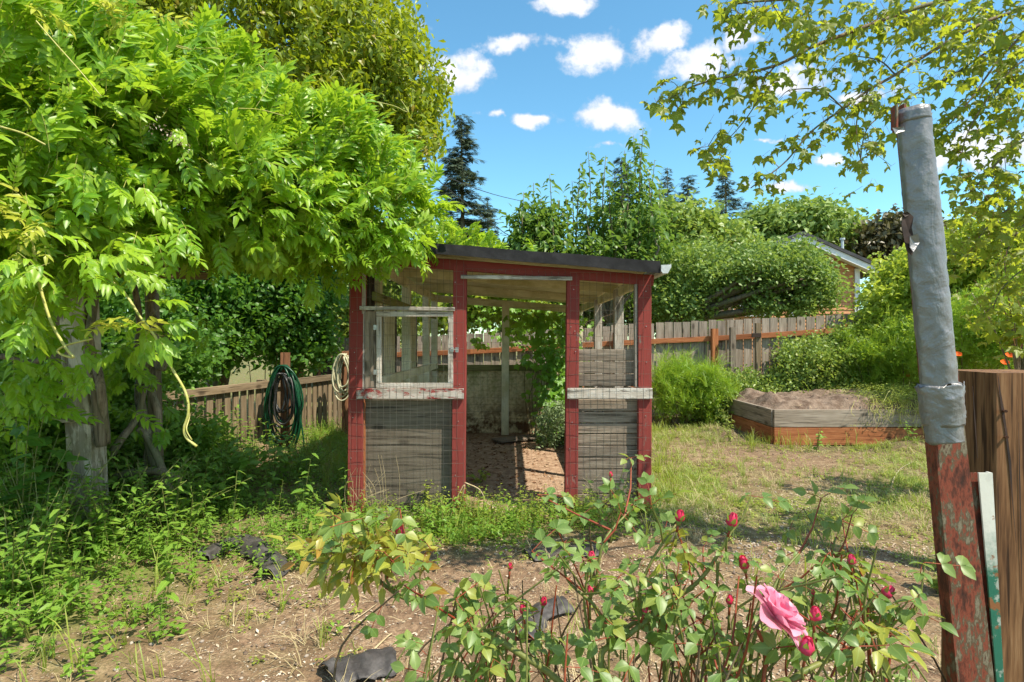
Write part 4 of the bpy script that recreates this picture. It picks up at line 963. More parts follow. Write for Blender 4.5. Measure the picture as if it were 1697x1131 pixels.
for (a, b_, w) in (((150,438),(380,446),.045), ((160,452),(345,458),.05), ((140,426),(392,436),.03)):
    board('beam_layer', P(a[0], a[1], 3.9), P(b_[0], b_[1], 4.15), w, .09, M_leftfence, bm, seg=4, jit=.004)
board('timber_rail', P(0, 706, 3.7), P(70, 714, 3.9), .11, .05, M_leftfence, a2)

wis = thing('wisteria_vine', 'huge bright green wisteria canopy spilling over the arbour and shed corner', 'wisteria', (-2.5, 4.1, .1))
g = Geo()
def vt(pts, r, rough=.1): tube(g, catmull([P(*p) for p in pts], 6), r, 7, rough=rough)
vt([(168,740,3.7),(160,660,3.68),(146,600,3.7),(150,540,3.7),(165,470,3.8),(210,420,3.8)], [.035,.02]); vt([(175,735,3.75),(168,650,3.66),(158,600,3.7),(148,560,3.6),(156,500,3.7),(150,440,3.6)], [.03,.02])
vt([(262,860,4.3),(255,760,4.25),(238,700,4.25),(232,640,4.3),(252,590,4.3),(268,610,4.25),(275,560,4.25),(250,510,4.3),(262,450,4.2),(300,380,4.1)], [.042,.026])
vt([(240,850,4.35),(245,760,4.3),(262,700,4.3),(250,650,4.3),(226,600,4.3),(232,540,4.3),(222,470,4.2)], [.036,.022])
vt([(284,822,4.1),(262,760,4.15),(240,720,4.2),(228,712,4.2)], [.03,.02]); vt([(190,790,4.1),(230,782,4.1),(262,782,4.1),(300,795,4.1)], [.03,.025]); vt([(180,760,4.1),(200,730,4.1),(228,690,4.2),(240,640,4.2)], [.03,.02])
vt([(60,660,3.5),(96,690,3.6),(160,704,3.7)], [.012,.01]); vt([(250,440,4.1),(330,400,4.1),(430,420,4.2),(520,400,4.2),(600,350,4.2)], [.04,.015]); vt([(250,430,4.1),(370,350,3.9),(480,330,3.9)], [.035,.012])
vt([(0,590,3.6),(60,600,3.7),(100,560,3.7),(140,480,3.7)], [.02,.015])
g.obj('trunk', M_bark, wis, True)
def sh(pts, r=(.006, .002), m=0): tube(Geo(), catmull([P(*p) for p in pts], 6), list(r), 5, m, rough=.06).obj('shoot', [M_shoot, M_twig], wis, True)
sh([(40,385,2.5),(53,404,2.5),(60,440,2.5),(67,477,2.5),(85,534,2.5),(110,578,2.5),(122,592,2.5),(108,590,2.52),(95,583,2.55),(106,574,2.55),(130,567,2.55),(153,562,2.55)], (.0075, .004))
sh([(165,450,2.7),(205,485,2.7),(232,525,2.7),(260,563,2.7),(285,611,2.7),(305,645,2.7),(312,670,2.7),(311,690,2.7),(305,710,2.7),(309,726,2.7),(326,740,2.7)], (.006, .0065))
sh([(311,664,2.69),(314,690,2.72),(309,712,2.69),(318,730,2.7)], (.003, .003))
sh([(312,80,2.9),(283,72,2.9),(275,58,2.9),(284,50,2.9),(302,60,2.9)], (.003, .002)); sh([(275,72,2.9),(310,82,2.9),(350,80,2.9),(364,82,2.9)], (.003, .002))
sh([(440,118,3.4),(410,90,3.4),(388,82,3.4)], (.003, .002)); sh([(60,35,2.3),(90,70,2.3),(130,115,2.3),(168,160,2.3)], (.003, .002)); sh([(0,210,2.1),(40,222,2.1),(75,240,2.1)], (.004, .003))
sh([(545,130,3.7),(560,118,3.7),(572,135,3.7)], (.003, .002)); sh([(600,165,3.8),(650,175,3.8),(676,186,3.8),(664,165,3.8)], (.003, .002)); sh([(390,180,3),(430,182,3),(470,192,3)], (.003, .002))
# pale seed/flower cluster
g = Geo()
for i in range(60):
    t = random.random(); c = P(240+70*t, 205+38*t, 2.25)+Vector((random.gauss(0, .012), random.gauss(0, .012), random.gauss(0, .012)))
    leaflet(.012, .008, .3, .3, tuple(c), random.uniform(0, 6.28), random.uniform(-1, 1), 0, 1, 0, g)
g.obj('flower_cluster', simple('dried_blossom', (.5,.42,.33), (.68,.6,.5), 30), wis)['kind'] = 'stuff'
wt_ = [pinnate(.17, 5, .062, .027, .12, spread=.8), pinnate(.14, 4, .064, .029, -.05, spread=.7), pinnate(.18, 5, .060, .025, .4, spread=.85), pinnate(.10, 3, .070, .032, .05, spread=.75), pinnate(.15, 4, .052, .024, .25, spread=.9)]
ells = [(-2.6, 2.9, 2.42, .92, .78, .66), (-2.05, 3.6, 2.50, .92, .85, .55), (-1.46, 4.0, 2.42, .76, .68, .47), (-1.03, 3.98, 2.24, .38, .40, .31), (-3.3, 3.6, 2.55, 1.2, 1.1, .68), (-1.75, 3.5, 2.2, .6, .6, .3), (-2.35, 2.75, 1.98, .55, .42, .28), (-1.35, 3.9, 2.12, .5, .4, .22)]
n = 9800; p, nn = shell(ells, n, .5, 1500, .062, .55)
d = unit(nn*.7+rdir(n)*.7+np.array([.2, 0, .10])+np.array([0, 0, 1.15])*np.clip(nn[:, 2:3]+.5, 0, 1)); u = unit(nn*.5+rdir(n)*.4+np.array([0, -.15, .8]))
M = frames(d, u, rng.uniform(.65, 1.25, n))
# hanging sprays
HG = [(180,590,4.05,50,60),(300,560,4.3,60,50),(240,690,4.3,50,40),(15,500,2.7,40,40),(50,640,3.3,50,50),(30,430,2.4,50,50),(170,430,2.6,70,50),(60,500,2.9,50,30),(270,390,2.9,60,40),(230,560,2.9,50,40),(90,600,3.3,70,60),(60,560,3.2,60,60),(350,400,3.4,60,35),(560,440,4.15,40,30),(610,410,4.0,50,25),(400,395,3.7,80,30),(500,420,3.9,60,35),(215,620,3.9,30,60),(30,680,3.5,40,50),(540,400,3.9,60,40),(660,400,3.95,35,22)]
hp_, hd = [], []
for (a, b_, Y, sa, sb) in HG:
    k = 26 if Y < 3.2 else 34
    for _ in range(int(k*(.6 if b_ < 480 or a > 300 or a < 95 else .32))): hp_.append(P(random.gauss(a, sa*.5), random.gauss(b_, sb*.5), Y+random.gauss(0, .12))); hd.append((random.gauss(.25, .6), random.gauss(-.35, .3), random.gauss(-.35, .35)))
# the two bright sprays on the hanging shoot
for (a, b_, dx, dz) in ((235,500,1,.1),(262,535,1,-.05),(225,525,-.3,-.7),(270,556,.9,.2),(140,430,.9,.5),(120,470,-.5,-.2),(175,440,.9,.3)):
    hp_.append(P(a, b_, 2.68)); hd.append((dx, -.2, dz))
hp_ = np.array(hp_); hd = np.array(hd, float); m2 = len(hp_)
M = np.concatenate([M, frames(hd, unit(rdir(m2)*.3+np.array([0, -.35, 1.])), rng.uniform(.75, 1.15, m2))]); p = np.concatenate([p, hp_])
foliage(wis, wt_, M, p, [L_wist, M_shoot], 300)
# young yellow tips
n = 46; tp = [(20,385,2.4),(45,375,2.45),(10,350,2.4),(60,395,2.5),(225,540,2.66),(60,10,2.4),(230,10,2.6),(160,12,2.5)]
pp = np.array([P(*(lambda t: (random.gauss(t[0], 14), random.gauss(t[1], 12), t[2]))(random.choice(tp))) for _ in range(n)])
dd = rdir(n)*.8+np.array([.2, -.2, .3]); o = merged('young_leaves', [pinnate(.12, 3, .055, .022, .3)], np.zeros(n, int), frames(dd, unit(rdir(n)*.3+np.array([0, 0, 1.])), rng.uniform(.6, 1.1, n)), pp, rng.random(n), [L_wistyoung, M_shoot], wis)
# smaller spray of wisteria growing on the shed roof
ws = thing('wisteria_sprig', 'bright wisteria spray rising over the left end of the shed roof', 'wisteria', (-.8, 5.4, 1.9))
n = 230; p = np.stack([rng.normal(-.75, .35, n), rng.uniform(5.0, 6.0, n), 2.08+rng.random(n)*.18], -1); p[:, 2] += .16*np.exp(-((p[:, 0]+.75)/.25)**2)
foliage(ws, wt_[:2], frames(rdir(n)*.6+np.array([.2, -.1, .9]), unit(rdir(n)*.5+np.array([0, 0, .6])), rng.uniform(.6, 1., n)), p, [L_wist, M_shoot], 60)

# ================================================================== MAPLE OVERHEAD
map_ = thing('maple_tree', 'maple tree with backlit leaves overhanging from the upper right', 'maple tree', (3.6, 2.6, 0))
g = Geo()
tube(g, catmull([(3.6, 2.6, 0), (3.62, 2.65, 1.3), (3.5, 2.7, 2.4), (3.3, 2.8, 3.2), (3.1, 2.85, 3.9)], 6), [.15, .07], 10, rough=.03)
branches = [([(1800,-60,2.8),(1552,4,2.75),(1443,41,2.7),(1349,77,2.65),(1285,109,2.6),(1203,128,2.6),(1150,143,2.6),(1094,172,2.6)], .011),
 ([(1800,-10,2.9),(1650,30,2.9),(1544,86,2.85),(1484,124,2.8),(1439,150,2.8),(1398,180,2.8),(1345,218,2.8),(1300,270,2.8),(1244,312,2.8)], .010),
 ([(1285,109,2.6),(1265,135,2.6),(1248,180,2.62),(1203,233,2.65),(1158,246,2.65)], .004),
 ([(1800,-40,3.2),(1672,81,3.1),(1600,176,3.1),(1544,236,3.1)], .008),
 ([(1820,0,3.3),(1668,68,3.2),(1574,128,3.2),(1510,160,3.2),(1440,210,3.2),(1425,270,3.2)], .008),
 ([(1850,160,3.0),(1697,233,3.0),(1660,263,3.0),(1615,312,3.0),(1580,360,3.0)], .008),
 ([(1850,240,3.2),(1697,330,3.2),(1638,375,3.2),(1600,430,3.2)], .008),
 ([(1700,-80,2.5),(1500,-30,2.5),(1350,-5,2.5),(1230,5,2.5),(1195,20,2.5)], .010),
 ([(1800,60,3.0),(1697,100,3.0),(1640,160,3.0),(1600,230,3.0),(1590,300,3.0)], .007),
 ([(1439,150,2.8),(1420,200,2.8),(1425,260,2.8),(1440,285,2.8)], .004),([(1484,124,2.8),(1455,100,2.8),(1400,95,2.8),(1370,120,2.8)], .004),
 ([(1349,77,2.65),(1335,45,2.65),(1338,20,2.6)], .004), ([(1398,180,2.8),(1360,150,2.8),(1310,150,2.8),(1290,165,2.8)], .004),
 ([(1900,300,3.6),(1760,330,3.6),(1690,380,3.6),(1660,440,3.6)], .008),([(1800,420,3.4),(1710,440,3.4),(1660,480,3.4),(1640,530,3.4)], .006)]
lp, ld, lu = [], [], []
for k, (pts, r) in enumerate(branches):
    c = catmull([P(*q) for q in pts], 10)
    if pts[0][0] >= 1690: tube(g, catmull([Vector((3.4, 2.75, 2.6+.1*k % 1)), c[0].lerp(Vector((3.4, 2.75, 3)), .4), c[0]], 5), [.03, r], 6)
    tube(g, c, [r, r*.28], 6, rough=.08)
    L = sum((c[i+1]-c[i]).length for i in range(len(c)-1)); m = int(L/.0125)
    for i in range(m):
        t = random.random()**.9; q = c[min(len(c)-1, int(t*(len(c)-1)))].lerp(c[min(len(c)-1, int(t*(len(c)-1))+1)], random.random())
        w = .055+.05*(1-t)
        off = Vector((random.gauss(0, w), random.gauss(0, w*.8), random.gauss(-.01, w*.8))); lp.append(q+off)
        ld.append((random.gauss(-.25, .45)+off.x*3, random.gauss(-.1, .5), random.gauss(-.75, .35))); 
        if i % 9 == 0: tube(g, [q, q+off*.5+Vector((0, 0, .01)), q+off], [.0022, .001], 3, 0, False)
# denser foliage toward the trunk side
for (a, b_, sa, sb, Y, n_) in ((1640,60,90,80,3.1,300),(1560,30,90,45,2.9,140),(1670,190,55,90,3.2,170),(1660,330,50,70,3.2,120),(1480,30,90,30,2.7,110),(1600,400,40,60,3.3,70),(1290,20,70,18,2.5,50),(1230,25,30,18,2.5,22),(1180,245,22,18,2.65,14),(1100,172,16,12,2.6,12),(1195,265,20,22,2.65,26),(1690,480,40,60,3.4,80),(1340,50,60,30,2.6,45)):
    for _ in range(int(n_*.62)): lp.append(P(random.gauss(a, sa*.55), random.gauss(b_, sb*.55), Y+random.gauss(0, .18))); ld.append((random.gauss(-.2, .5), random.gauss(-.1, .5), random.gauss(-.7, .4)))
g.obj('trunk', M_bark, map_, True)
lp = np.array([tuple(q) for q in lp]); ld = unit(np.array(ld)); n = len(lp)
mt = [lobed(.078, 5, .42, .14, .35), lobed(.070, 5, .48, .2, .6), lobed(.062, 3, .35, .25, .5), lobed(.085, 5, .4, .08, .25)]
u = unit(rdir(n)*.55+np.array([0, -.35, .7]))
foliage(map_, mt, frames(ld, u, rng.uniform(.5, 1.15, n)*.9), lp, [L_maple, M_redstem], 300)
# maple sapling right of the posts
sap = thing('maple_sapling', 'young maple with broad lit leaves at the right edge behind the post', 'maple sapling', (4.1, 4.6, 0)); g = Geo()
pp = []
for i in range(14):
    tp = P(random.uniform(1600, 1760), random.uniform(360, 560), 4.6+random.gauss(0, .2)); tube(g, catmull([(4.1, 4.6, 0), (4.1, 4.6, .8), Vector((4.1, 4.6, 1.1)).lerp(tp, .5), tp], 4), [.012, .003], 5)
    for _ in range(22): pp.append(tp.lerp(Vector((4.1, 4.6, 1.1)), random.random()**1.5*.6)+Vector((random.gauss(0, .09), random.gauss(0, .09), random.gauss(0, .07))))
g.obj('trunk', M_bark, sap, True); n = len(pp); pp = np.array([tuple(q) for q in pp])
foliage(sap, mt, frames(rdir(n)*.7+np.array([-.1, -.4, -.3]), unit(rdir(n)*.4+np.array([0, -.2, 1.])), rng.uniform(.9, 1.5, n)), pp, [L_maple, M_redstem], 60)

# ================================================================== FOREGROUND POSTS
YP = 1.0
bp = board('gate_post', (fx(1664, 1.16), 1.16, -.1), (fx(1664, 1.16), 1.16, fz(618, 1.10)), .158, .14, M_bigpost, None, face=(0, -1, 0), bev=.004, seg=8, jit=.0008)
tag(bp, 'thick cracked brown timber post cut off at the right edge', 'timber post'); bp.name = 'timber_post'
for (px, py) in ((1664, 681), (1666, 724)):
    g = Geo(); tube(g, [P(px, py, 1.095), P(px+3, py+1, 1.065)], [.0025, .003], 6); g.obj('nail', simple('rusty_nail', (.1,.04,.02), (.16,.06,.03)), bp)
g = Geo()
def crack(pts):
    V = [];
    for i, (a, b_, w) in enumerate(pts): V += [tuple(P(a-w, b_, 1.0885)), tuple(P(a+w, b_, 1.0885))]
    g.add(V, [(2*i, 2*i+1, 2*i+3, 2*i+2) for i in range(len(pts)-1)])
crack([(1654,622,.3),(1657,650,1.6),(1662,680,2.4),(1668,720,1.8),(1674,770,2.2),(1678,830,.8),(1684,900,.3)]); crack([(1612,640,.3),(1616,700,1),(1620,760,.4)]); crack([(1688,700,.3),(1690,800,1.2),(1692,900,.9),(1694,1000,.3)])
g.obj('crack', M_hollow, bp)

b = MB('rusty_steel'); v = b.coords((1, 1, .4), rand=False); n1 = b.noise(v, 28, 6, .7); n2 = b.noise(v, 120, 4, .6)
cR = b.ramp(b.math('ADD', b.math('MULTIPLY', n1, .6), b.math('MULTIPLY', n2, .4)), [(.34, (.04,.018,.014)), (.44, (.11,.035,.022)), (.50, (.24,.06,.035)), (.54, (.10,.075,.045)), (.60, (.23,.20,.14)), (.66, (.07,.03,.02))])
M_rust = b.done(b.principled(cR, .7, b.bump(b.math('ADD', n1, n2), .6, .002), .2, .3))
b = MB('silver_duct_tape'); v = b.coords((1, 1, 1), rand=False); n1 = b.noise(v, 14, 5, .6, 1.5); n2 = b.noise(v, 55, 4, .6); wv = b.noise(b.coords((1, 1, .25), rand=False), 26, 4, .6, .8)
cT = b.mix(b.rng(n1, .3, .7), (.19,.187,.19), (.255,.25,.25)); cT = b.mix(b.rng(n2, .6, .7, 0, .35), cT, (.16,.16,.16))
crs = b.rng(b.math('ABSOLUTE', b.math('SUBTRACT', b.noise(b.coords((1, 1, .6), rand=False), 11, 3, .5, 1.2), .5)), 0, .018, 1, 0)
cT = b.mix(b.math('MULTIPLY', crs, .0), cT, (.08,.078,.08))
M_tape = b.done(b.principled(cT, .42, b.bump(b.math('ADD', b.math('MULTIPLY', n1, .7), b.math('ADD', b.math('MULTIPLY', n2, .35), b.math('MULTIPLY', wv, .9))), .8, .006), .45, .5))
b = MB('green_white_paint'); v = b.coords(rand=False); tcg = b.n('ShaderNodeNewGeometry'); spz = b.n('ShaderNodeSeparateXYZ'); b.put(spz.inputs[0], tcg.outputs['Position'])
n1 = b.noise(v, 26, 6, .7); zz = b.math('ADD', spz.outputs[2], b.math('MULTIPLY', n1, .16))
cG = b.mix(b.rng(zz, .99, 1.07), (.02,.13,.085), (.60,.60,.54)); cG = b.mix(b.rng(b.noise(v, 18, 6, .7), .56, .6), cG, (.22,.09,.035)); cG = b.mix(b.rng(b.noise(v, 40, 5, .7), .56, .62, 0, .6), cG, (.5,.5,.45))
M_greenwhite = b.done(b.principled(cG, .5, b.bump(n1, .5, .002), 0, .4))

st = thing('steel_stake', 'rusty leaning steel channel post with taped pipe on its top', 'steel post', P(1600, 1131, YP))
tp_, bt = (1509, 178), (1617, 1260)
def line(px0, py0, px1, py1, py): t = (py-py0)/(py1-py0); return px0+(px1-px0)*t
def channel(parent, name, L, Rr, y0, y1, Y, depth, th, mat, nseg=12, lip=1):
    """U channel: web facing the viewer, flanges turned back"""
    g = Geo(); V = []
    for i in range(nseg+1):
        py = y0+(y1-y0)*i/nseg; a = P(L(py), py, Y); b_ = P(Rr(py), py, Y)
        prof = [a+Vector((0, -depth*lip, 0)), a+Vector((th, -depth*lip, 0)), a+Vector((th, 0, 0)), b_, b_+Vector((0, depth, 0)), b_+Vector((-th, depth, 0)), b_+Vector((-th, th, 0)), a+Vector((0, th, 0))]
        V += [tuple(q) for q in prof]
    k = 8; g.add(V, [(i*k+j, i*k+(j+1) % k, (i+1)*k+(j+1) % k, (i+1)*k+j) for i in range(nseg) for j in range(k)]+[tuple(range(k)), tuple(nseg*k+j for j in range(k))[::-1]])
    return g.obj(name, mat, parent)
channel(st, 'channel', lambda y: line(1484, 180, 1572, 1131, y), lambda y: line(1537, 180, 1648, 1131, y), 180, 1400, YP+.02, .022, .004, M_rust)
# pipe wrapped in tape: wrinkled tube, plus an overlapping band of tape and torn flaps
def wrap(name, pa, pb, ra, rb, nseg, amp, parent, ns=48, seed=0, Y=YP, cap=True):
    g = Geo(); a, b_ = P(*pa, Y), P(*pb, Y); ax = (b_-a).normalized(); x = Vector((0, 1, 0)).cross(ax).normalized(); yv = ax.cross(x); V = []
    for i in range(nseg+1):
        t = i/nseg; c = a.lerp(b_, t); r = ra+(rb-ra)*t
        for k in range(ns):
            th = 2*math.pi*k/ns; je = 0 if 0 < i < nseg else amp*3.2*(float(vnoise(np.array(k*.45+seed), np.array(i*1.)))-.5); sq = 1+.055*math.cos(4*th+.6); w = amp*(fbm(np.array(t*nseg*.10+seed+k*.02), np.array(k*.35+seed), 4)-.47)*2+amp*.9*(1-min(1, abs(float(fbm(np.array(t*nseg*.16+k*.22+seed), np.array(k*.16-t*nseg*.05), 3))-.45)*9))*float(vnoise(np.array(t*6+seed), np.array(k*.3)))
            V.append(tuple(c+ax*je+(x*math.cos(th)+yv*math.sin(th)*.9)*(r*sq+float(w))))
    Fs = [(i*ns+k, i*ns+(k+1) % ns, (i+1)*ns+(k+1) % ns, (i+1)*ns+k) for i in range(nseg) for k in range(ns)]
    if cap: Fs += [tuple(range(ns))[::-1], tuple(nseg*ns+k for k in range(ns))]
    g.add(V, Fs); return g.obj(name, M_tape, parent, True)
px1 = 1/F*YP
wrap('taped_pipe', (1513, 186), (1566, 732), 25*px1, 28*px1, 150, .0022, st, seed=3, Y=YP-.012)
wrap('pipe_end', (1512.5, 181), (1515, 204), 22*px1, 26.6*px1, 4, .0003, st, seed=5, Y=YP-.012)
wrap('tape_band', (1557, 637), (1563, 702), 34*px1, 31.5*px1, 30, .0030, st, seed=9, Y=YP-.010)
def seam(pts, r=.0011, mat=None):
    g = Geo(); tube(g, catmull([P(a, b_, YP-.012-.028) for a, b_ in pts], 5), r, 5); g.obj('tape_seam', mat or M_tape, st, True)
def flake(name, pts, mat, Y, curl=.006):
    g = Geo(); c = [sum(q[0] for q in pts)/len(pts), sum(q[1] for q in pts)/len(pts)]
    V = [tuple(P(c[0], c[1], Y))]+[tuple(P(a, b_, Y-curl*random.random())) for (a, b_) in pts]; k = len(pts)
    g.add(V+[(q[0], q[1]+.0012, q[2]) for q in V], [(0, 1+i, 1+(i+1) % k) for i in range(k)]+[(k+1, k+2+(i+1) % k, k+2+i) for i in range(k)]+[(1+i, k+2+i, k+2+(i+1) % k, 1+(i+1) % k) for i in range(k)]); return g.obj(name, mat, st)
flake('torn_hole', [(1497,355),(1506,352),(1514,360),(1511,378),(1516,400),(1512,424),(1503,416),(1498,395),(1494,372)], M_hollow, YP-.0435, .003)
flake('tape_flap', [(1508,392),(1522,388),(1524,402),(1514,418),(1508,410)], M_tape, YP-.047, .006)
flake('torn_hole', [(1495,354),(1504,351),(1508,356),(1500,360)], M_hollow, YP-.044, .003)
flake('tape_flap', [(1479,212),(1498,210),(1500,217),(1484,222)], M_tape, YP-.045, .006)
flake('tape_flap', [(1586,640),(1596,636),(1597,700),(1588,697)], M_tape, YP-.03, .004)
fl = channel(st, 'steel_edge', lambda y: line(1478, 178, 1478, 215, y), lambda y: line(1487, 178, 1489, 215, y), 178, 216, YP-.02, .012, .003, M_rust, 2)
s2 = thing('green_stake', 'slim steel stake with flaking white and green paint beside the post', 'stake', P(1655, 1131, 1.02))
channel(s2, 'channel', lambda y: line(1622, 784, 1652, 1131, y), lambda y: line(1645, 784, 1664, 1131, y), 784, 1400, 1.045, .012, .003, M_greenwhite, 14, 0)
channel(s2, 'rusty_flange', lambda y: line(1608, 783, 1644, 1131, y), lambda y: line(1620, 784, 1651, 1131, y), 784, 1400, 1.055, .006, .002, M_rust, 10, 0)

# ================================================================== ROSES
lr = [pinnate(.075, 2, .034, .023, .35, 3, 1, 0, 1.15, .4), pinnate(.065, 2, .030, .021, .2, 3, 1, 0, 1.1, .42), pinnate(.05, 1, .034, .023, .3, 3, 1, 0, 1.1, .5)]
def petal(g, L, Wd, cup, curl, at, yaw, tilt, m=0, rv=0.0, nu=5, nv=5):
    V, A = [], []
    for j in range(nv):
        t = j/(nv-1); w = Wd*(.25+.75*math.sin(min(1, t*1.15)*math.pi/2))*(1-.42*max(0, t-.72)/.28)
        for i in range(nu):
            s = -1+2*i/(nu-1); x = s*w/2; y = L*t*(1-.06*s*s); z = cup*L*(s*s*.3+t*t*.45)-curl*L*max(0, t-.6)**2*3+.02*L*math.sin(s*5+yaw*3)*t
            V.append((x, y, z)); A.append((.5, t, rv))
    V = np.array(V); c, s = math.cos(tilt), math.sin(tilt); V = V@np.array([[1, 0, 0], [0, c, s], [0, -s, c]])
    c, s = math.cos(yaw), math.sin(yaw); V = V@np.array([[c, s, 0], [-s, c, 0], [0, 0, 1]])+np.array(at)
    g.add(V, [(j*nu+i, j*nu+i+1, (j+1)*nu+i+1, (j+1)*nu+i) for j in range(nv-1) for i in range(nu-1)], m, A)
def orient(c, n, roll=0):
    n = Vector(n).normalized(); q = n.to_track_quat('Z', 'Y'); m = q.to_matrix().to_4x4()@Matrix.Rotation(roll, 4, 'Z'); m.translation = Vector(c); return m
def bloom(root, c, n, R_=.05):
    mw = orient(c, n); fl = bpy.data.objects.new('rose_bloom', Geo().add([(0,0,-.004),(.004,0,-.004),(0,.004,-.004),(0,0,-.03)], [(0,2,1),(0,1,3),(1,2,3),(2,0,3)]).mesh('rose_bloom', M_cane)); link(fl, root, mw)
    for (k, L, Wd, tilt, cup, curl, z) in ((6, 1.0, .78, .02, .30, .40, 0), (7, .92, .66, .28, .45, .42, .003), (6, .74, .58, .52, .55, .35, .006), (5, .55, .5, .80, .6, .25, .008), (5, .40, .38, 1.1, .6, .1, .009), (4, .26, .28, 1.35, .7, 0, .010)):
        for i in range(k):
            g = Geo(); petal(g, R_*L*random.uniform(.92, 1.06), R_*Wd, cup, curl, (0, 0, z), 2*math.pi*(i+1.7*z/.003*.5+.35*random.random())/k, tilt+random.uniform(-.13, .13), 0, random.random()*.9, 8, 8)
            link(bpy.data.objects.new('petal', g.mesh('petal', [L_petal], True)), fl, mw)
def bud(root, c, d, s=.011, openness=0.0, label=None):
    mw = orient(c, d, random.uniform(0, 6)); g = Geo(); V = []; prof = [(0, .25), (.25, .8), (.6, 1), (1.1, .98), (1.7, .75), (2.2, .4), (2.5, .08)]
    for (z, r) in prof:
        for k in range(9): a = 2*math.pi*k/9; V.append((s*r*(1+.07*math.sin(3*a+z*2))*math.cos(a), s*r*(1+.07*math.sin(3*a+z*2))*math.sin(a), s*z))
    g.add(V, [(i*9+k, i*9+(k+1) % 9, (i+1)*9+(k+1) % 9, (i+1)*9+k) for i in range(6) for k in range(9)])
    for k in range(3): petal(g, s*2.1, s*1.7, .5, -.1, (0, 0, s*.3), k*2.1, 1.25-.25*openness, 0, .2, 4, 4)
    bo = link(bpy.data.objects.new('rose_bud', g.mesh('rose_bud', [L_bud], True)), root, mw)
    g = Geo()
    for k in range(5): leaflet(s*2.1, s*1.0, .3, .12, (-math.sin(k*1.256)*s*.80, math.cos(k*1.256)*s*.80, s*.15), k*1.256, random.uniform(1.25, 1.6), 0, 2, 0, g)
    tube(g, [(0, 0, -s*.9), (0, 0, -s*.2), (0, 0, s*.3)], [s*.3, s*.55, s*.6], 7)
    link(bpy.data.objects.new('sepals', g.mesh('sepals', [L_rose], True)), bo, mw)
def rosebush(label, base, canes, buds, blooms, fill, young=(), seed=1, nleaf=1.0):
    rr = random.Random(seed); root = thing('rose_bush', label, 'rose bush', base, 'rose bushes in front'); g = Geo(); lp, ld = [], []
    ends = []
    for (pts, r) in canes:
        c = catmull([P(*q) for q in pts], 6); tube(g, c, [r, r*.45], 7, rough=.05); ends.append(c)
        for i in range(2, len(c), 2):      # thorns
            q = c[i]; d = Vector((rr.gauss(0, 1), rr.gauss(0, 1), rr.gauss(0, 1))).normalized(); tube(g, [q, q+d*(r+.006)], [.0018, .0002], 4, 1, False)
        for i in range(int(len(c)*.24*nleaf)):
            t = .3+.7*rr.random(); q = c[int(t*(len(c)-1))]
            if rr.random() < .45:
                e = q+Vector((rr.gauss(0, .05), rr.gauss(0, .05), rr.uniform(.02, .10))); tube(g, [q, q.lerp(e, .5)+Vector((.005, 0, -.004)), e], [.0022, .0012], 5, rr.choice((0, 1)), False)
                for _ in range(2): lp.append(e); ld.append((rr.gauss(0, .7), rr.gauss(-.2, .6), rr.gauss(.1, .4)))
            else: lp.append(q); ld.append((rr.gauss(0, .8), rr.gauss(-.2, .6), rr.gauss(.1, .4)))
    for (px, py, Y, sx, sy, n_) in fill:      # fine twigs filling the bush
        for _ in range(int(n_*.60)):
            top = P(rr.gauss(px, sx*.6), rr.gauss(py, sy*.6), Y+rr.gauss(0, .10)); bs = Vector((top.x+rr.gauss(0, .10), top.y+rr.gauss(.03, .06), max(.35, top.z-rr.uniform(.18, .45))))
            c = catmull([bs, bs.lerp(top, .5)+Vector((rr.gauss(0, .03), rr.gauss(0, .03), 0)), top], 4); tube(g, c, [.0028, .0014], 5, rr.choice((0, 0, 0, 2, 2, 1)), False)
            for k in range(rr.randint(0, 2)): lp.append(c[rr.randint(2, len(c)-1)]); ld.append((rr.gauss(0, .8), rr.gauss(-.2, .6), rr.gauss(.1, .45)))
    for (px, py, Y, s, dx, dy, op) in buds:
        c = P(px, py, Y); st_ = Vector((dx, -.15, dy)).normalized(); tail = P(px-dx*40, py+abs(dy)*42, Y+.02)
        tube(g, catmull([tail, c-st_*.03, c-st_*.02], 4), [.0024, .0018], 5, 0); tube(g, [c-st_*.02, c-st_*s*.6], .0021, 5, 1); bud(root, c, st_, s*.84, op)
        lp.append(tail); ld.append((rr.gauss(0, 1), -.4, .2)); lp.append(tail); ld.append((rr.gauss(0, 1), -.4, .1))
    for (px, py, Y, n_, R_) in blooms:
        c = P(px, py, Y); tube(g, catmull([P(px-20, py+130, Y+.03), P(px-12, py+60, Y+.04), c-Vector(n_).normalized()*.03], 4), [.003, .003], 6, 1); bloom(root, c, n_, R_)
    g.obj('canes', [M_cane, M_redstem, M_twig], root, True)
    lp = np.array([tuple(q) for q in lp]); n = len(lp)
    foliage(root, lr, frames(np.array(ld), unit(rng.normal(size=(n, 3))*.4+np.array([0, -.25, .9])), rng.uniform(.42, .92, n)), lp, [L_rose, M_redstem], 100)
    if young:
        yp = np.array([tuple(P(rr.gauss(a, sa), rr.gauss(b_, sb), Y+rr.gauss(0, .02))) for (a, b_, Y, sa, sb, k) in young for _ in range(k)]); m = len(yp)
        foliage(root, [pinnate(.075, 2, .044, .021, .5, 2, 1, 0, 1.0, .35), pinnate(.06, 1, .046, .022, .6, 2, 1, 0, 1.0, .45)], frames(rng.normal(size=(m, 3))*.7+np.array([-.1, -.2, -.15]), unit(rng.normal(size=(m, 3))*.4+np.array([0, -.3, 1.])), rng.uniform(.42, .8, m)), yp, [L_roseyoung, M_redstem], 60, rest='young_foliage')
    return root
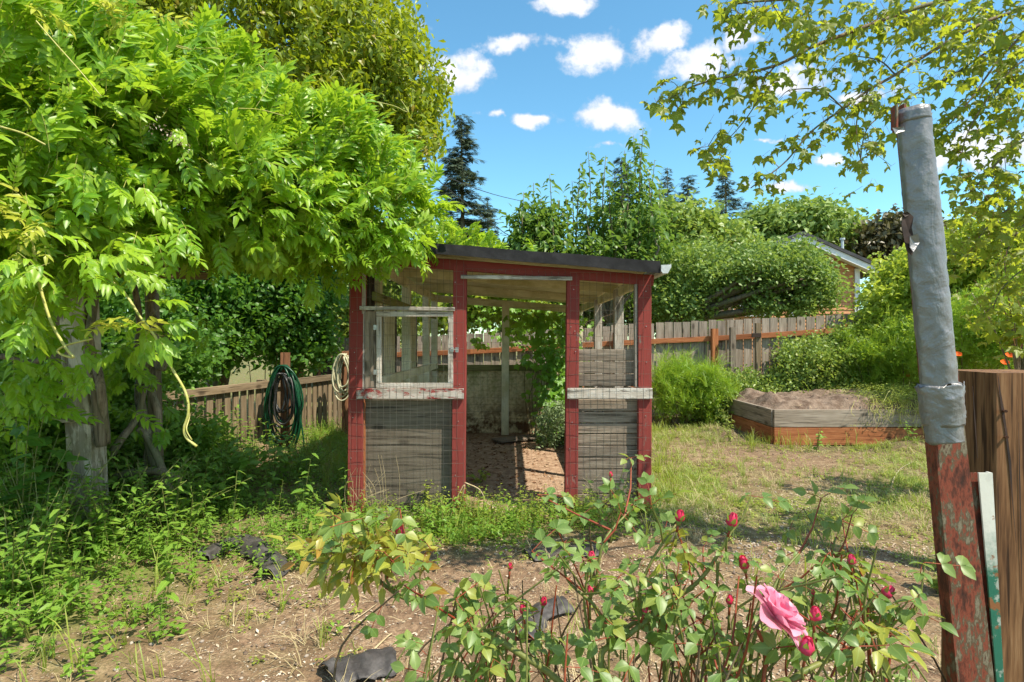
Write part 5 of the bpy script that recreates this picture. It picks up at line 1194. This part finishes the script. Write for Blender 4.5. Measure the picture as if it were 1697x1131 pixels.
rosebush('arching rose cane with yellow and bronze young leaves at its tip', P(940, 1131, 1.05),
    [([(1000,1220,1.0),(925,1128,1.0),(857,1081,1.0),(812,1051,1.0),(774,1040,1.0),(744,1017,1.02),(706,1002,1.03),(661,987,1.05),(623,957,1.06),(612,935,1.06),(600,905,1.06)], .0065),
     ([(661,987,1.05),(640,960,1.05),(645,925,1.05),(660,895,1.04)], .003),([(623,957,1.06),(590,940,1.06),(560,920,1.06),(535,912,1.06)], .003),
     ([(812,1051,1.0),(810,1100,1.0),(806,1160,1.0)], .004),([(700,1000,1.03),(690,960,1.0),(670,930,1.0)], .0025)],
    [(661,887,1.04,.010,.2,1,.3),(868,1017,1.0,.0085,-.1,1,0),(900,1003,1.05,.008,.15,1,0),(845,943,1.05,.006,.1,1,0)], [],
    [(770,1000,1.05,60,30,18),(840,1010,1.1,60,50,26),(740,1090,1.15,60,40,22),(830,1110,1.1,90,30,26)], [(600,900,1.06,28,18,22),(545,912,1.06,18,12,8),(650,905,1.04,24,14,12),(715,915,1.1,10,10,5),(575,880,1.06,14,10,6)], 1, 1.0)
rosebush('central rose bush with tall upright canes and crimson buds', P(1060, 1131, 1.0),
    [([(1000,1240,.95),(997,1128,.95),(998,1081,.96),(1023,1066,.97),(1068,1032,.98),(1119,992,1.0),(1161,960,1.0),(1193,914,1.0),(1209,885,1.0)], .0062),
     ([(998,1081,.96),(1040,1040,1.0),(1090,1010,1.0),(1150,975,1.0)], .005),([(990,1130,.98),(975,1050,.98),(968,990,.98),(978,940,.98)], .0035),([(1080,1050,1.0),(1060,990,1.0),(1080,930,1.0),(1120,870,1.0)], .004),
     ([(1010,1070,.97),(990,1010,.97),(940,960,.98),(935,900,1.0)], .0035),([(1105,1200,1.05),(1100,1080,1.05),(1090,990,1.05)], .006),([(985,985,1.0),(1000,900,1.0),(1040,850,1.05),(1052,830,1.05)], .003),
     ([(1190,930,1.0),(1186,980,1.0),(1165,1040,1.0),(1150,1100,1.0)], .003)],
    [(980,930,.97,.0085,0,1,0),(1125,864,.98,.010,.15,1,.2),(1211,872,.98,.0115,.2,1,.3),(978,985,.98,.0075,0,1,0),(1068,1015,.97,.006,.3,1,0),(1209,1001,.94,.0075,0,1,0),(1234,942,.98,.011,-.2,.8,.8),(1012,790,1.1,.005,0,1,0)], [],
    [(960,950,1.0,40,60,14),(1100,960,1.05,60,50,22),(1150,1060,1.05,80,60,34),(1040,1090,1.0,60,40,18),(940,1090,1.1,60,40,20),(1200,1100,1.0,60,30,16)], [(1130,890,1.0,30,14,4)], 2, 1.1)
rosebush('right rose bush carrying the open pink bloom and fat buds', P(1330, 1131, .95),
    [([(1150,1160,.95),(1186,1126,.95),(1220,1110,.95),(1260,1090,.97)], .005),([(1290,1150,.9),(1328,1116,.9),(1370,1095,.92),(1409,1077,.95),(1451,1038,.98),(1466,1005,1.0)], .0055),
     ([(1409,1077,.95),(1440,1060,.95),(1490,1040,.97),(1520,1010,1.0)], .003),([(1386,990,1.1),(1378,930,1.1),(1385,890,1.1)], .0035),([(1240,1150,1.0),(1250,1060,1.0),(1290,960,1.05),(1340,900,1.1)], .004),([(1420,1000,1.1),(1400,950,1.1),(1340,900,1.1)], .003)],
    [(1350,1028,.86,.0105,0,1,.5),(1335,1084,.80,.0125,.1,1,.4),(1411,935,1.0,.009,-.1,1,0),(1464,988,.98,.011,.5,.6,.3),(1275,998,.93,.011,-.3,1,.5),(1440,1068,.95,.006,-.2,1,0),(1348,986,1.0,.005,.1,1,0)],
    [(1281,1026,.86,(.66,-.2,.72),.056)],
    [(1300,980,1.05,60,50,22),(1400,940,1.1,60,40,30),(1440,1010,1.0,40,40,16),(1240,1080,1.0,60,40,20),(1390,1100,.95,60,30,12),(1500,1090,1.0,50,40,10)], [(1390,925,1.1,20,14,4),(1452,1020,.95,14,14,5)], 3, 1.1)

# ================================================================== WEEDS, GRASS, LITTER
def scatter(name, n, tm, mats, dens, up=1.0, scale=(.6, 1.3), seed=0, xr=(-4.4, 7.2), yr=(1.3, 9.2), pw=1.0, zoff=0.0, lay=False):
    r = np.random.default_rng(seed); P_ = []
    N = int(n*(xr[1]-xr[0])*(yr[1]-yr[0]))       # n per square metre where the density is 1
    x = r.uniform(*xr, N); y = r.uniform(*yr, N); d = dens(x, y); k = (r.random(N) < d)
    px, py = proj(x, y); k &= (px > -80) & (px < 1780) & (py < 1240)
    q = np.stack([x[k], y[k]], -1); m = len(q); pos = np.stack([q[:, 0], q[:, 1], H(q[:, 0], q[:, 1])+zoff], -1)
    a = r.uniform(0, 6.28, m); d = np.stack([np.cos(a), np.sin(a), r.normal(0, .12 if not lay else .25, m)], -1)
    M = frames(d, np.array([0, 0, 1.])+r.normal(size=(m, 3))*.15, r.uniform(*scale, m))
    o = merged(name, tm, r.integers(0, len(tm), m), M, pos, r.random(m), mats); o['kind'] = 'stuff'; return o
inshed = lambda x, y: smooth(-1.3, -1.1, x)*smooth(1.15, .98, x)*smooth(4.35, 4.6, y)*smooth(8.5, 8.3, y)
inbed = lambda x, y: ((x > bx0-.03) & (x < bx1+.05) & (y > by0-.03) & (y < by1+.05)).astype(float)
clear = lambda x, y: (1-inshed(x, y))*(1-inbed(x, y))
patch = lambda x, y, s=3.0, lo=.35, hi=.6: smooth(lo, hi, fbm(x*s+7, y*s+3, 3))
scatter('grass', 520, [tuft(8, .085, .0035, .8) for _ in range(5)], [L_grass], lambda x, y: np.minimum(1, blobs(x, y, GRASS)*1.0*(.08+1.15*patch(x, y)))*clear(x, y), seed=1)
scatter('tall_grass', 130, [tuft(7, .22, .0045, .7) for _ in range(4)], [L_bright], lambda x, y: np.minimum(1, (blobs(x, y, [(1100,800,20,90,1),(560,770,40,50,.9),(760,880,150,25,.6),(1560,870,40,60,.5),(1260,740,60,8,.8),(1330,742,50,8,.5)])+.25*blobs(x, y, FRONT)))*clear(x, y), seed=2)
scatter('front_grass', 110, [tuft(6, .13, .0042, .7) for _ in range(4)], [L_bright], lambda x, y: blobs(x, y, FRONT+[(200,1000,200,120,.6)])*patch(x, y, 4)*clear(x, y), seed=12, yr=(1.3, 5))
scatter('clover', 520, [rosette(10, .020, .03, .7) for _ in range(5)], [L_bright], lambda x, y: np.minimum(1, blobs(x, y, GRASS+[(790,870,130,40,1),(620,900,110,25,.7),(450,1040,200,80,.18),(900,960,500,60,.10)])*(.1+1.1*patch(x, y, 4)))*clear(x, y), seed=3)
scatter('leafy_weeds', 460, [leafystem(.16, 9, .04, .5) for _ in range(4)]+[rosette(12, .038, .10, .6) for _ in range(3)], [L_weed, L_weed], lambda x, y: np.minimum(1, blobs(x, y, WEEDS)*(.45+.7*patch(x, y, 2.5)))*clear(x, y), seed=4)
scatter('bank_weeds', 520, [leafystem(.34, 12, .072, .5) for _ in range(4)]+[leafystem(.26, 14, .045, .4) for _ in range(3)], [L_weed, M_cane], lambda x, y: np.minimum(1, blobs(x, y, [(110,850,190,68,1.2),(330,810,110,45,.8),(30,930,120,90,1.0)]))*(.5+.6*patch(x, y, 2)), seed=5, scale=(.6, 1.6))
scatter('doorway_weeds', 260, [leafystem(.22, 12, .04, .5) for _ in range(4)], [L_bright, M_cane], lambda x, y: np.minimum(1, blobs(x, y, [(720,850,35,26,1.1),(800,868,70,20,.9),(900,872,50,14,.7),(975,858,40,14,.9),(1040,850,30,16,.6),(620,868,50,12,.4)]))*clear(x, y), seed=6, yr=(3.6, 5))
scatter('straw', 620, [leaflet(.07, .0035, .1, .1, seg=1), leaflet(.04, .003, .1, .1, seg=1), leaflet(.10, .003, .1, .25, seg=2)], [M_dry], lambda x, y: (.25+.75*patch(x, y, 1.6, .4, .6))*(1-.5*inbed(x, y))*(1-.55*inshed(x, y))*smooth(-3.2, -2, x), seed=7, zoff=.004, lay=True, scale=(.5, 1.5))
scatter('dry_grass', 150, [tuft(10, .10, .0028, 1.9) for _ in range(5)], [L_straw], lambda x, y: np.minimum(1, .9*blobs(x, y, GRASS)+blobs(x, y, FRONT)*1.2+.12)*patch(x, y, 3.3)*clear(x, y), seed=17)
scatter('wood_chips', 1500, [leaflet(.026, .011, .2, .1, seg=1), leaflet(.015, .010, .4, .2, seg=1)], [M_chip], lambda x, y: (.15+.85*patch(x, y, 2.2, .42, .6))*smooth(6.5, 4, y)*(1-inbed(x, y))*smooth(-2.6, -1.6, x), seed=8, zoff=.004, lay=True, scale=(.5, 1.3), yr=(1.4, 6.5))
scatter('dead_leaves', 160, [leaflet(.06, .03, .5, .4, seg=2), leaflet(.045, .02, .7, .6, seg=2)], [leaf('dead_leaf', (.16,.07,.03), (.34,.18,.08), (.3,.15,.05), .1, .8, .1)], lambda x, y: np.minimum(1, inshed(x, y)*.8*smooth(.1, .5, np.abs(x-.5)+.1*(y-4.4))+.6*np.exp(-((x+1.9)/.5)**2)*smooth(3.2, 4, y)), seed=9, zoff=.008, lay=True)
pb = Geo()
for k in range(1):
    ph = (1+5**.5)/2; V = unit(np.array([(-1,ph,0),(1,ph,0),(-1,-ph,0),(1,-ph,0),(0,-1,ph),(0,1,ph),(0,-1,-ph),(0,1,-ph),(ph,0,-1),(ph,0,1),(-ph,0,-1),(-ph,0,1)]))*.009*np.array([1,.8,.6])
    pb.add(V*rng.uniform(.8, 1.2, (12, 1)), [(0,11,5),(0,5,1),(0,1,7),(0,7,10),(0,10,11),(1,5,9),(5,11,4),(11,10,2),(10,7,6),(7,1,8),(3,9,4),(3,4,2),(3,2,6),(3,6,8),(3,8,9),(4,9,5),(2,4,11),(6,2,10),(8,6,7),(9,8,1)])
scatter('gravel', 1500, [pb], [M_stone], lambda x, y: np.minimum(1, blobs(x, y, [(1250,925,55,22,1.0),(1200,960,90,22,.3)])+.008*clear(x, y)), seed=10, zoff=.003, scale=(.4, 1.5), yr=(1.4, 8))
scatter('soil_clods', 170, [pb], [M_soil], lambda x, y: (.10+np.minimum(1, blobs(x, y, [(560,1080,140,60,.8),(1420,745,90,8,.9),(1240,722,60,10,.8),(600,1000,160,40,.3)])))*(1-inbed(x, y))*smooth(-3, -2, x), seed=11, zoff=.004, scale=(.4, 1.7), yr=(1.4, 8))

def plant(name, label, cat, px, py, h, n_st, tm, mat, group=None, Y=None, parts=0, spread=.12, n_leaf=60, lw=None):
    Y = Y or CH*F/(py-CY); x = fx(px, Y); z = Hs(x, Y); root = thing(name, label, cat, (x, Y, z), group); g = Geo(); lp, ld = [], []
    for i in range(n_st):
        tx, ty = random.gauss(0, spread), random.gauss(0, spread*.7); hh = h*random.uniform(.6, 1.05); c = catmull([(x+tx*.15, Y+ty*.15, z-.02), (x+tx*.5, Y+ty*.5, z+hh*.55), (x+tx, Y+ty, z+hh)], 5); tube(g, c, [.0045, .0018], 5)
        k = n_leaf//n_st
        for j in range(k):
            t = .15+.85*(j/k); q = c[min(len(c)-1, int(t*(len(c)-1)))]; a = j*2.4+random.random(); lp.append(tuple(q)); ld.append((math.cos(a), math.sin(a)-.2, random.uniform(-.25, .35)))
    g.obj('stems', M_cane, root, True); n = len(lp)
    foliage(root, tm, frames(np.array(ld), unit(rng.normal(size=(n, 3))*.25+np.array([0, -.3, 1.])), rng.uniform(.6, 1.1, n)), np.array(lp), [mat, M_cane], parts)
broad = [leaflet(.105, .070, .25, .3, seg=3, widest=.38), leaflet(.09, .062, .3, .45, seg=3, widest=.38)]
plant('nettle_plant', 'broad leaved dark weed before the low picket fence', 'weed plant', 395, 830, .62, 8, broad, L_weed, 'broad leaved weeds', parts=90, spread=.22, n_leaf=110)
plant('nettle_plant', 'broad leaved weed under the green hose coil', 'weed plant', 455, 808, .50, 6, broad, L_weed, 'broad leaved weeds', parts=60, spread=.18, n_leaf=80)
plant('nettle_plant', 'broad leaved weed at the foot of the twisted vine trunks', 'weed plant', 330, 868, .42, 6, broad, L_weed, 'broad leaved weeds', parts=60, spread=.2, n_leaf=70)
for (px, py, Y, h, lab) in ((70, 930, 3.1, .62, 'tall bushy weed in front of the arbour post base'), (180, 905, 3.5, .55, 'bushy weed hiding the foot of the pale arbour post'), (245, 880, 3.8, .5, 'bushy weed below the twisted trunks'), (20, 990, 2.8, .5, 'low bushy weed at the lower left edge'), (500, 790, 5.6, .35, 'sunlit weed between the hose and the shed corner')):
    plant('bushy_weed', lab, 'weed plant', px, py, h, 16, [leaflet(.055, .024, .3, .35), leaflet(.042, .022, .3, .3)], L_weed, 'bushy weeds under the wisteria', parts=30, spread=.26, n_leaf=330, Y=Y)
plant('vine_plant', 'big rounded leaves climbing at the left edge below the wisteria', 'vine', 30, 900, .95, 7, [lobed(.13, 3, .12, .1, .3), leaflet(.12, .1, .2, .3, seg=3, widest=.35)], L_dark, parts=60, spread=.22, n_leaf=70, Y=3.2)
rl = [leaflet(.062, .046, .3, .25, seg=3, widest=.45), leaflet(.055, .042, .3, .3, seg=3, widest=.45)]
plant('rose_sucker', 'pale leafy sucker growing against the right shed planks', 'sucker plant', 1010, 900, .52, 5, rl, L_rose, parts=60, spread=.13, n_leaf=48)
plant('leafy_weed', 'green weed bush at the red post left of the doorway', 'weed plant', 735, 885, .30, 9, [leaflet(.05, .022, .3, .3)], L_weed, parts=60, spread=.13, n_leaf=120)
plant('blackberry_shoot', 'small bright leaved weed growing in front of the bed corner', 'weed plant', 1352, 748, .30, 4, rl, L_weed, parts=30, spread=.08, n_leaf=26)
plant('corner_weed', 'upright thin weed at the left corner of the bed', 'weed plant', 1210, 735, .42, 5, [leaflet(.06, .018, .3, .4)], L_bright, parts=30, spread=.07, n_leaf=60)
plant('corner_weed', 'small weed in the bed corner beside the steel post', 'weed plant', 1508, 745, .25, 4, rl, L_weed, parts=20, spread=.10, n_leaf=26)
plant('leafy_seedling', 'fan of green seedlings in the lower left corner', 'seedling', 60, 1060, .25, 7, [leaflet(.07, .028, .3, .3)], L_weed, parts=60, spread=.2, n_leaf=80)
plant('leafy_seedling', 'small seedling growing inside the shed doorway', 'seedling', 795, 800, .16, 4, rl, L_bright, parts=30, spread=.08, n_leaf=24)
plant('bramble', 'big bright leaves hanging low beside the rusty post', 'bramble', 1400, 1131, .10, 3, [lobed(.10, 5, .25, .1, .2)], L_bright, parts=20, spread=.10, n_leaf=14, Y=1.15)
o = bpy.data.objects['bramble']
plant('bramble', 'yellow green bramble shoot at the middle right edge', 'bramble', 1545, 985, .28, 4, [lobed(.085, 5, .25, .1, .2)], L_bright, parts=30, spread=.16, n_leaf=34)
# dry grass stems in front of the panels
g = Geo()
for (cx, n_) in ((600, 16), (628, 10), (980, 7), (1040, 7)):
    for _ in range(n_):
        x = fx(cx+random.gauss(0, 14), 4.3); h = random.uniform(.15, .5); tube(g, catmull([(x, 4.3, 0), (x+random.gauss(0, .03), 4.28, h*.6), (x+random.gauss(0, .09), 4.26, h)], 4), [.0022, .001], 3)
tag(g.obj('dry_stems', M_dry, None), 'brittle dry grass stems standing before the shed panels', 'dry stems'); bpy.data.objects['dry_stems']['kind'] = 'stuff'
# curled dry blades by the left door post
for (pts, lab) in (([(752,856),(756,830),(764,812),(770,804),(766,826),(758,850)], 'curled pale dry blade at the left door post'), ([(770,800),(795,812),(805,835),(806,850)], 'arching dry blade in the lower doorway')):
    g = Geo(); tube(g, catmull([P(a, b_, 4.28) for a, b_ in pts], 5), [.006, .002], 4); tag(g.obj('dry_blade', M_dry, None, True), lab, 'dry leaf')
# orange poppies
for (px, py, Y, lab) in ((1479,641,8.6,'orange poppy low beside the taped pipe'),(1527,668,7.0,'orange poppy just behind the steel post'),(1505,625,8.4,'small orange poppy left of the tape band'),(1664,604,5.2,'bright orange poppy above the timber post'),(1672,592,5.3,'small orange poppy topmost by the timber post'),(1587,590,6,'orange poppy just right of the pipe')):
    c = P(px, py, Y); r_ = thing('poppy_flower', lab, 'poppy', (c.x, c.y, Hs(c.x, c.y)), 'orange poppies'); g = Geo(); tube(g, catmull([(c.x+.05, c.y, Hs(c.x, c.y)), (c.x, c.y, c.z*.6), c], 4), .003, 4); g.obj('stem', M_cane, r_)
    for k in range(5):
        g = Geo(); petal(g, .045, .05, .4, 0, (0, 0, 0), k*1.256, .5, 0, 0, 4, 4); link(bpy.data.objects.new('petal', g.mesh('petal', M_poppy)), r_, orient(c, (-.2, -.6, .7)))
# crumpled black fabric
def fabric(label, pts, w, Y=None, seed=0, fold=.05):
    """a crumpled strip of weed fabric lying along ground points"""
    rr = np.random.default_rng(seed); c = []
    for (px, py) in pts:
        Yp = CH*F/(py-CY); c.append(Vector((fx(px, Yp), Yp, 0)))
    c = catmull(c, 9); V = []; nv = 15; n = len(c)
    for i, q in enumerate(c):
        t = (c[min(i+1, n-1)]-c[max(i-1, 0)]).normalized(); s = Vector((-t.y, t.x, 0)); ww = w*(.8+.4*float(vnoise(np.array(i*.25+seed), np.array(1.5))))
        for k in range(nv):
            u = -1+2*k/(nv-1); a = q+s*(u*ww/2)
            hz = fold*(1-u*u)*(.35+float(fbm(np.array(i*.22+seed), np.array(.7), 2)))+fold*1.3*abs(float(fbm(np.array(a.x*16+seed), np.array(a.y*16+i*.05), 3))-.47)+.012
            V.append((a.x+.02*float(vnoise(np.array(i*.4), np.array(k*.5+seed))), a.y, Hs(a.x, a.y)+hz))
    m = len(V); V += [(x, y, z-.004) for (x, y, z) in V]; g = Geo(); Fs = []
    for i in range(n-1):
        for k in range(nv-1): a = i*nv+k; Fs += [(a, a+nv, a+nv+1, a+1), (m+a, m+a+1, m+a+nv+1, m+a+nv)]
    for i in range(n-1): a = i*nv; Fs += [(a, m+a, m+a+nv, a+nv), (a+nv-1, a+2*nv-1, m+a+2*nv-1, m+a+nv-1)]
    for k in range(nv-1): a = (n-1)*nv+k; Fs += [(k, k+1, m+k+1, m+k), (a, m+a, m+a+1, a+1)]
    g.add(V, Fs); tag(g.obj('weed_fabric', M_fabric, None, True), label, 'fabric', 'scraps of black weed fabric')
fabric('long crumpled black fabric strip lying left of the shed', [(330,930),(365,912),(400,905),(418,915),(440,930),(455,945),(436,960)], .16, seed=1, fold=.065)
fabric('flat torn black fabric under the right shed bay', [(872,922),(900,918),(940,915),(985,912)], .22, seed=2, fold=.02)
fabric('folded black fabric lump among the rose stems', [(862,1070),(878,1040),(905,1020),(935,1012)], .14, seed=3, fold=.05)
fabric('large crumpled black fabric at the bottom edge', [(540,1128),(575,1115),(610,1108),(650,1100)], .22, seed=4, fold=.055)
# sticks
for i, (pts, r, lab) in enumerate((([(1477,812),(1482,795),(1493,778),(1513,765)], .008, 'curved bare twig lying on the grass right of the path'), ([(1405,770),(1440,775)], .006, 'short stick below the raised bed front'), ([(618,1080),(640,1060),(650,1052)], .005, 'thin pale stick on the bare soil'), ([(560,1045),(600,1020),(625,1002)], .003, 'long dry stalk lying on bare soil left of the roses'))):
    g = Geo(); c = []
    for (px, py) in pts: Yp = CH*F/(py-CY); c.append((fx(px, Yp), Yp, Hs(fx(px, Yp), Yp)+.012))
    tube(g, catmull(c, 5), [r, r*.5], 6, rough=.15); tag(g.obj('stick', M_dry if i else M_post, None, True), lab, 'stick')
